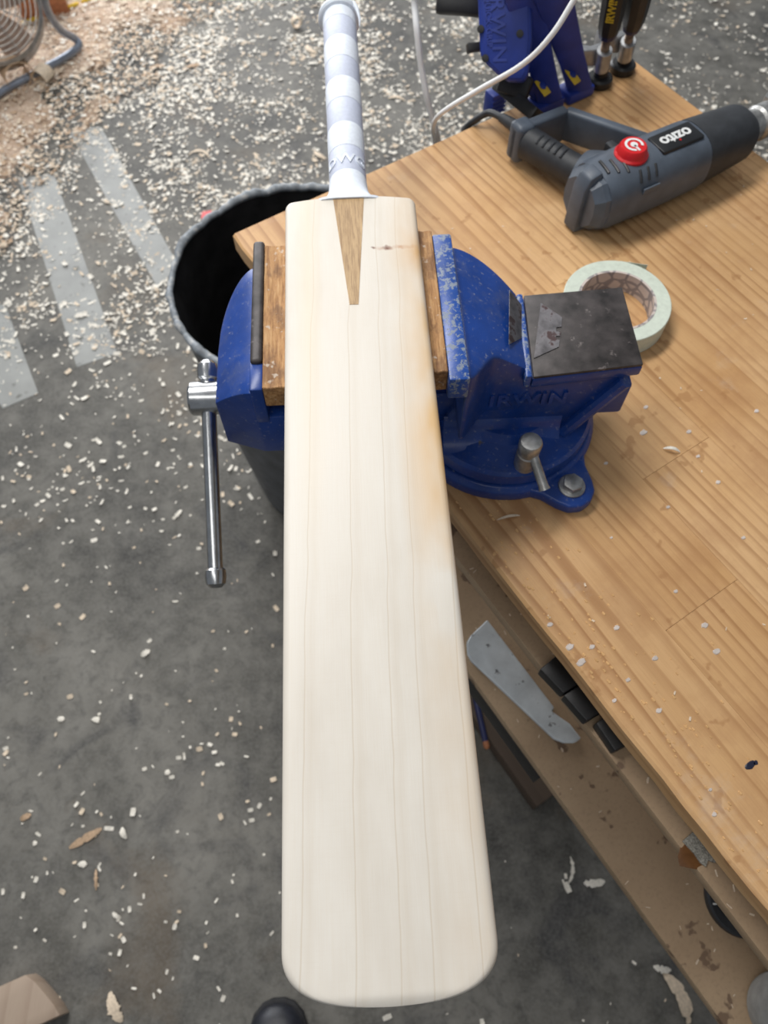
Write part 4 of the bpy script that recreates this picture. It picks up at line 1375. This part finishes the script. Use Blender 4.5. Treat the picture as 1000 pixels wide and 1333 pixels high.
# ================================================================== FAN at the top left
FF = Frame(-1.05, 2.35, 0.0, 0)
fan = thing('floor_fan', 'grey tube framed floor fan with wire guard in the shavings', 'fan', FF)
tubep = [(-60, 165, 0.03), (0, 121, 0.03), (40, 99, 0.03), (75, 80, 0.03), (96, 67, 0.03), (103, 58, 0.035), (97, 50, 0.05), (80, 40, 0.10), (68, 25, 0.16), (60, 8, 0.22), (54, -20, 0.30)]
MB().tube([FF.px(*p) for p in tubep], 0.0115, 12, smooth=6).build('stand_tube', 'fan_steel', fan)
# drum: guard centre up to the left, facing the camera side
gc = FF.px(-22, 8, 0.20)
gn = Vector((0.30, -0.62, 0.72)).normalized()
GM = axis_m(gc, gn)
for k in range(9):
    r = 0.035 + 0.0135 * k
    zz = 0.035 * math.sqrt(max(0.0, 1 - (r / 0.17) ** 2))
    MB().tube([GM @ Vector((r * math.cos(2 * math.pi * j / 48), r * math.sin(2 * math.pi * j / 48), zz)) for j in range(48)], 0.0016, 6, closed=True).build('guard_ring', 'fan_wire', fan)
for k in range(10):
    a = 2 * math.pi * k / 10
    MB().tube([GM @ Vector((r * math.cos(a), r * math.sin(a), 0.002 + 0.035 * math.sqrt(max(0.0, 1 - (r / 0.17) ** 2)))) for r in (0.03, 0.07, 0.11, 0.145)], 0.0016, 6).build('guard_spoke', 'fan_wire', fan)
MB().lathe([(0.152, -0.06), (0.158, -0.055), (0.160, 0.005), (0.152, 0.012), (0.148, 0.005), (0.146, -0.05), (0.152, -0.06)], 64, GM, cap=False).build('drum', 'fan_wire', fan, angle=30)
hub = MB().lathe([(0.03, -0.05), (0.03, 0.012), (0.02, 0.018)], 24, GM).build('hub', 'fan_tan', fan)
for k in range(4):
    a = math.pi / 2 * k + 0.4
    R4 = GM @ Matrix.Rotation(a, 4, 'Z')
    MB().loft([[R4 @ Vector((r, -w, -0.02 - tz)), R4 @ Vector((r, w, -0.02 + tz)), R4 @ Vector((r, w, -0.018 + tz)), R4 @ Vector((r, -w, -0.018 - tz))] for r, w, tz in ((0.02, 0.02, 0.010), (0.08, 0.042, 0.014), (0.138, 0.05, 0.012))]).build('fan_blade', 'fan_tan', fan)
p = at(60, -6, 0.10)
bx_ = MB().box((-0.10, -0.02, 0.0), (0.05, 0.16, 0.10)).build('orange_box', 'terracotta', None, bevel=0.006)
bx_.matrix_world = Matrix.Translation((p.x - 0.02, p.y + 0.06, 0.0)) @ Matrix.Rotation(R(20), 4, 'Z')
tag(bx_, 'orange brown box behind the fan at the top left', 'box')
# yellow rope, half buried
rp = wpath([(20, 34, 0.006), (36, 28, 0.016), (48, 24, 0.018), (57, 22, -0.004), (68, 16, 0.016), (76, 13, 0.016), (82, 12, 0.000), (88, 10, 0.018), (98, 6, 0.020), (104, 4, 0.002), (112, 1, 0.02), (124, -6, 0.012)])
yr = MB().tube(rp, 0.0065, 8, smooth=4).build('yellow_rope', 'yellow')
tag(yr, 'yellow rope showing in pieces through the shavings behind the fan', 'rope')

# ================================================================== SHAVINGS
rg = random.Random(21)
A0, A1 = at(232, -10, 0), at(0, 240, 0)
ld_ = (A1 - A0).normalized(); ln_ = Vector((ld_.y, -ld_.x, 0))     # towards the heap
if ln_.x > 0:
    ln_ = -ln_


def heap(x, y):
    """how deep into the shavings pile"""
    return 0.06 + (Vector((x, y, 0)) - A0).dot(ln_) + 0.10 * noise.noise((x * 3.1, y * 3.1, 0.7)) + 0.05 * noise.noise((x * 9, y * 9, 2.7))


# low bed of shavings and sawdust
NX, NY = 170, 150
x0, x1, y0, y1 = -1.75, -0.45, 1.55, 3.1
hv, idx = [], {}
mb = MB()
for j in range(NY):
    for i in range(NX):
        x = x0 + (x1 - x0) * i / (NX - 1); y = y0 + (y1 - y0) * j / (NY - 1)
        h = heap(x, y)
        hole = smooth01(0.30, 0.52, 0.5 + 0.5 * noise.noise((x * 5.5, y * 5.5, 8.1)) + 0.25 * smooth01(0.0, 0.25, h) - 0.12)
        z = 0.022 * smooth01(-0.12, 0.08, h) * hole + 0.007 * noise.noise((x * 40, y * 40, 0)) + 0.004 * noise.noise((x * 110, y * 110, 0)) - 0.007
        hv.append((x, y, z))
fs = []
for j in range(NY - 1):
    for i in range(NX - 1):
        q = (j * NX + i, j * NX + i + 1, (j + 1) * NX + i + 1, (j + 1) * NX + i)
        if max(hv[k][2] for k in q) > 0.0:
            fs.append(q)
used = sorted({k for f in fs for k in f}); mp = {k: n for n, k in enumerate(used)}
mb.add([hv[k] for k in used], [tuple(mp[k] for k in f) for f in fs])
sb = mb.build('sawdust_heap', 'sawdust', None, recalc=False, angle=80)
tag(sb, 'tan heap of sawdust and fine shavings around the fan', 'sawdust', kind='stuff')


def flake(mb, p, L, Wd, yaw, curl, tilt, mi, zb=0.0006):
    n = 2
    c, s = math.cos(yaw), math.sin(yaw)
    vs = []
    for i in range(n + 1):
        u = i / n - 0.5
        a = curl * u
        if abs(curl) > 1e-3:
            lx = L / curl * math.sin(a); lz = L / curl * (1 - math.cos(a))
        else:
            lx, lz = L * u, 0
        w = Wd * (0.5 + 0.5 * math.cos(1.7 * u)) * 0.5
        for sgn in (-1, 1):
            x, y = lx, sgn * w
            vs.append((p[0] + x * c - y * s, p[1] + x * s + y * c, p[2] + zb + abs(lz) + tilt * (sgn + 1) * w))
    mb.add(vs, [(2 * i, 2 * i + 2, 2 * i + 3, 2 * i + 1) for i in range(n)], mi)


def bench_inside(x, y):
    l = BF.L((x, y, 0))
    return 0.10 < l.x < W - 0.05 and l.y < -0.05


mb = MB()
SF_SHOE = (sh.x, sh.y - 0.150)
count = 0
tries = 0
while count < 42000 and tries < 420000:
    tries += 1
    x = rg.uniform(-1.75, 1.75); y = rg.uniform(-0.45, 3.2)
    # only what lies in front of the lens or a step to its side
    if abs(x) > 0.62 * (0.46 * y + 1.33) + 0.15 or bench_inside(x, y):
        continue
    if math.hypot(x + 0.134, y - 0.885) < 0.155 or (abs(x - SF_SHOE[0]) < 0.07 and abs(y - SF_SHOE[1]) < 0.19) or (x < oc.x + 0.04 and y < oc.y + 0.07 and y > oc.y - 0.25):
        continue
    h = heap(x, y)
    cl = 0.5 + 0.5 * noise.noise((x * 4.2, y * 4.2, 5.0)) ; cl2 = 0.5 + 0.5 * noise.noise((x * 15, y * 15, 9.0))
    far = smooth01(0.55, 1.9, y)
    clump = smooth01(0.42, 0.66, 0.55 * cl + 0.45 * cl2)
    right = 1 - 0.75 * smooth01(0.35, 0.9, x)
    dens = (0.020 + 0.85 * far * clump + 0.10 * far) * right
    dens += 0.9 * smooth01(-0.22, 0.02, h) * (0.55 + 0.45 * clump)
    if y < 0.7:
        dens *= 0.62
    if rg.random() > dens:
        continue
    big = rg.random() ** 3
    L = 0.004 + 0.013 * big + 0.003 * rg.random()
    Wd = L * rg.uniform(0.25, 0.75)
    z = 0.0
    if h > -0.08:
        z = 0.013 * smooth01(-0.12, 0.08, h) + rg.uniform(0, 0.007)
        mi = rg.choice((0, 1, 1, 2))
    else:
        mi = rg.choice((0, 0, 0, 1))
    if y < 0.8 and rg.random() < 0.55:
        L *= 0.6; Wd *= 0.7
    flake(mb, (x, y, z), L, Wd, rg.uniform(0, 6.28), rg.uniform(0.2, 1.6), rg.uniform(0, 0.35), mi)
    count += 1
ss = mb.build('wood_shavings', ['shav_w', 'shav_c', 'shav_t'], None, recalc=False, angle=60)
tag(ss, 'countless small pale wood shavings scattered over the concrete floor', 'shavings', kind='stuff')

# loose chips that can be told apart on the emptier floor near the bat
chip_me = []
for k in range(6):
    tmp = MB()
    L = 0.0045 + 0.0014 * k
    flake(tmp, (0, 0, 0), L, L * rg.uniform(0.4, 0.8), 0.0, rg.uniform(0.4, 1.4), 0.25, 0)
    o_ = tmp.build('wood_flake', ('shav_w', 'shav_w', 'shav_c')[k % 3], None, recalc=False)
    chip_me.append(o_.data)
    bpy.data.objects.remove(o_)
nfl = 0
while nfl < 130:
    px, py = rg.uniform(2, 362), rg.uniform(560, 1325)
    if rg.random() > 0.35 + 0.65 * smooth01(0.40, 0.62, 0.5 + 0.5 * noise.noise((px * 0.013, py * 0.013, 4.4))):
        continue
    if px < 90 and py > 1255:
        continue
    p = at(px, py, 0)
    o_ = link('wood_flake', rg.choice(chip_me))
    o_.location = (p.x, p.y, 0.0004)
    o_.rotation_euler = (0, 0, rg.uniform(0, 6.28))
    tag(o_, 'small pale wood flake lying loose on the open floor left of the bat', 'wood flake', 'loose flakes on the floor left of the bat')
    nfl += 1

# sawdust specks that lie on the bench and the shelves
mb = MB()
for i in range(170):
    x = rg.uniform(0.01, W - 0.02); y = -rg.uniform(0.02, LEN - 0.1)
    flake(mb, (x, y, BZ), rg.uniform(0.0012, 0.004), rg.uniform(0.0008, 0.0018), rg.uniform(0, 6.28), rg.uniform(0.2, 1.5), 0.1, 0, 0.0003)
for i in range(120):
    z, xm_ = rg.choice(((0.80, 0.03), (0.57, 0.09)))
    flake(mb, (rg.uniform(0.002, xm_), -rg.uniform(0.45, 1.2), z), rg.uniform(0.0015, 0.006), rg.uniform(0.0008, 0.002), rg.uniform(0, 6.28), rg.uniform(0.2, 1.5), 0.1, 0, 0.0003)
bs = mb.build('bench_specks', 'shav_c', bench, recalc=False)
bs['kind'] = 'stuff'
# litter of slivers beside the glue pool on the lower shelf
for i in range(9):
    p = BF.px(870 + rg.uniform(-35, 25), 1145 + rg.uniform(-35, 30), 0.571)


def curl_strip(name, mat, px, py, z, L, Wd, yaw, turn, label, cat='shaving', group=None, th=0.0006, sag=0.0, jag=0.0):
    """one long shaving: a bent ribbon; turn = total bend (radians), bends in plan when sag>0"""
    p = at(px, py, z)
    n = 16
    rings = []
    for i in range(n + 1):
        u = i / n - 0.5
        a = turn * u
        if abs(turn) > 1e-3:
            lx = L / turn * math.sin(a); off = L / turn * (1 - math.cos(a))
        else:
            lx, off = L * u, 0
        w = Wd * 0.5 * (1 - 0.75 * abs(2 * u) ** 3) * (1 + jag * noise.noise((u * 9, px, 0)))
        if sag:
            ly, lz = off * sag, 0.004 * (1 - (2 * u) ** 2)
        else:
            ly, lz = 0, abs(off)
        nx_, nz_ = (0, 1)
        rings.append([Vector((lx, ly - w, lz)), Vector((lx, ly + w, lz + 0.2 * w)), Vector((lx, ly + w, lz + th + 0.2 * w)), Vector((lx, ly - w, lz + th))])
    o = MB().loft(rings).build(name, mat, None)
    o.matrix_world = Matrix.Translation(p + Vector((0, 0, 0.0006))) @ Matrix.Rotation(yaw, 4, 'Z')
    return tag(o, label, cat, group)


for a in (('shav_w', 232, 671, 0.030, 0.008, R(55), 0.8, 'pale curved shaving on the floor left of the vice handle', 1.0),
          ('shav_t', 112, 1092, 0.062, 0.013, R(32), 0.15, 'long tan wood sliver on the floor left of the bat', 0.5),
          ('shav_t', 126, 1145, 0.034, 0.005, R(100), 0.2, 'thin tan sliver below the long tan sliver', 1.0),
          ('shav_c', 149, 1312, 0.050, 0.018, R(-58), 0.5, 'ragged tan shaving near the wood offcut', 0.7),
          ('shav_c', 75, 1302, 0.014, 0.006, R(50), 0.1, 'small pale chip touching the offcut end', 0.3),
          ('shav_c', 403, 66, 0.060, 0.016, R(-50), 1.2, 'tan bent shaving left of the bat grip top', 0.8),
          ('shav_w', 408, 84, 0.034, 0.010, R(5), 0.8, 'white shaving left of the bat grip just under the tan bent one', 0.8),
          ('shav_c', 262, 198, 0.085, 0.009, R(-12), -2.6, 'arched pale shaving on the floor above the bin', 1.0),
          ('shav_c', 416, 204, 0.045, 0.013, R(-40), 0.7, 'peach shaving left of the bat grip letters', 0.8),
          ('shav_c', 517, 128, 0.055, 0.010, R(-12), -1.2, 'thin hooked shaving between the grip and white cable', 1.0),
          ('shav_c', 536, 133, 0.030, 0.007, R(20), 0.8, 'short pale shaving right beside the thin hooked one', 1.0),
          ('shav_w', 774, 1150, 0.038, 0.012, R(5), 0.4, 'white flat shaving on the floor under the lower shelf', 0.7),
          ('shav_w', 745, 1133, 0.045, 0.006, R(80), 0.9, 'thin curved white shaving on the floor under the lower shelf', 1.0),
          ('shav_c', 886, 1296, 0.080, 0.022, R(112), 0.9, 'large curled tan shaving on the floor at the bottom right', 0.9),
          ('shav_w', 862, 1262, 0.030, 0.010, R(-10), 0.5, 'white shaving beside the large curled tan one', 0.7),
          ('shav_w', 190, 851, 0.020, 0.011, R(40), 0.3, 'white chip on the floor level with the bat middle', 0.5),
          ('shav_w', 161, 1085, 0.022, 0.010, R(-60), 0.6, 'white chip right of the long tan sliver', 0.6),
          ('shav_w', 152, 1192, 0.018, 0.007, R(-30), 0.2, 'cream splinter on the floor above the ragged tan shaving', 0.5),
          ('shav_t', 34, 1064, 0.020, 0.010, R(30), 0.2, 'small brown chip near the left edge of the floor', 0.6),
          ('shav_t', 205, 88, 0.05, 0.012, R(15), 0.3, 'tan sliver beside the sawdust heap edge', 0.5),
          ('shav_t', 252, 87, 0.045, 0.012, R(20), 0.4, 'tan sliver on the floor between the heap and the grip', 0.5),
          ('shav_w', 105, 412, 0.030, 0.014, R(10), 0.3, 'cream shaving lying on the pale floor stripe', 0.6)):
    m, px, py, L, Wd, yaw, turn, lab, jag = a
    curl_strip('wood_shaving', m, px, py, 0.0, L, Wd, yaw, turn, lab, th=0.0008, sag=1.0, jag=jag, group='larger shavings on the floor')
# chunky chips
for px, py, s, m, lab in ((126, 937, 0.010, 'shav_w', 'chunky cream wood chip on the dark floor stain'),
                          (80, 936, 0.009, 'shav_w', 'pale wood chip beside the chunky cream one'),
                          (46, 1098, 0.007, 'shav_w', 'white wood chip left of the long tan sliver end'),
                          (218, 1006, 0.008, 'shav_w', 'white wood chip on the floor left of the bat'),
                          (107, 1125, 0.009, 'shav_w', 'cream wood chip just under the long tan sliver')):
    p = at(px, py, 0)
    ps = [(0.85 * s * (1 + 0.3 * rg.uniform(-1, 1)) * math.cos(k * math.pi / 3), 0.65 * s * (1 + 0.3 * rg.uniform(-1, 1)) * math.sin(k * math.pi / 3)) for k in range(6)]
    o = MB().prism(ps, 0.0, s * 0.3).build('wood_chip', m, None, bevel=0.001)
    o.matrix_world = Matrix.Translation((p.x, p.y, 0.0))
    tag(o, lab, 'wood chip', 'chunky chips on the floor')


def coil(name, mat, px, py, r, wd, turns, yaw, label, zc=None):
    p = at(px, py, r)
    n = int(26 * turns)
    rings = []
    for i in range(n + 1):
        a = 2 * math.pi * turns * i / n
        q = r * (1 - 0.35 * i / n)
        c, s = q * math.cos(a), q * math.sin(a)
        c2, s2 = (q - 0.0012) * math.cos(a), (q - 0.0012) * math.sin(a)
        sl = 0.25 * wd * i / n
        rings.append([Vector((c, -wd / 2 + sl, s)), Vector((c, wd / 2 + sl, s)), Vector((c2, wd / 2 + sl, s2)), Vector((c2, -wd / 2 + sl, s2))])
    o = MB().loft(rings).build(name, mat, None)
    o.matrix_world = Matrix.Translation((p.x, p.y, r + 0.002)) @ Matrix.Rotation(yaw, 4, 'Z')
    return tag(o, label, 'shaving', 'coiled shavings')


coil('coiled_shaving', 'shav_c', 386, 30, 0.018, 0.020, 1.6, R(20), 'cream coiled shaving near the top end of the grip')
coil('coiled_shaving', 'shav_t', 22, 97, 0.048, 0.060, 1.3, R(35), 'large tan coiled shaving beside the fan stand tube')
coil('coiled_shaving', 'shav_c', 55, 100, 0.030, 0.045, 1.2, R(-20), 'pale coiled shaving against the fan stand tube')

# slivers on the bench top and the vice
o = curl_strip('wood_sliver', 'shav_c', 662, 675, BZ, 0.022, 0.0022, R(12), 0.1, 'thin straw coloured sliver on the bench below the vice', 'sliver', th=0.0006, sag=1.0)
o = curl_strip('wood_sliver', 'shav_w', 874, 587, BZ, 0.016, 0.003, R(-15), 0.1, 'white sliver on the bench right of the vice', 'sliver', th=0.0006, sag=1.0)
# red scrap by the bin rim
p = at(268, 280, 0.0)
o = MB().prism([(-0.018, -0.010), (0.012, -0.012), (0.020, 0.006), (-0.006, 0.012)], 0.0, 0.003).build('red_scrap', 'red')
o.matrix_world = Matrix.Translation((p.x, p.y, 0.0008)) @ Matrix.Rotation(R(30), 4, 'Z')
tag(o, 'small red scrap on the floor behind the bin rim', 'scrap')
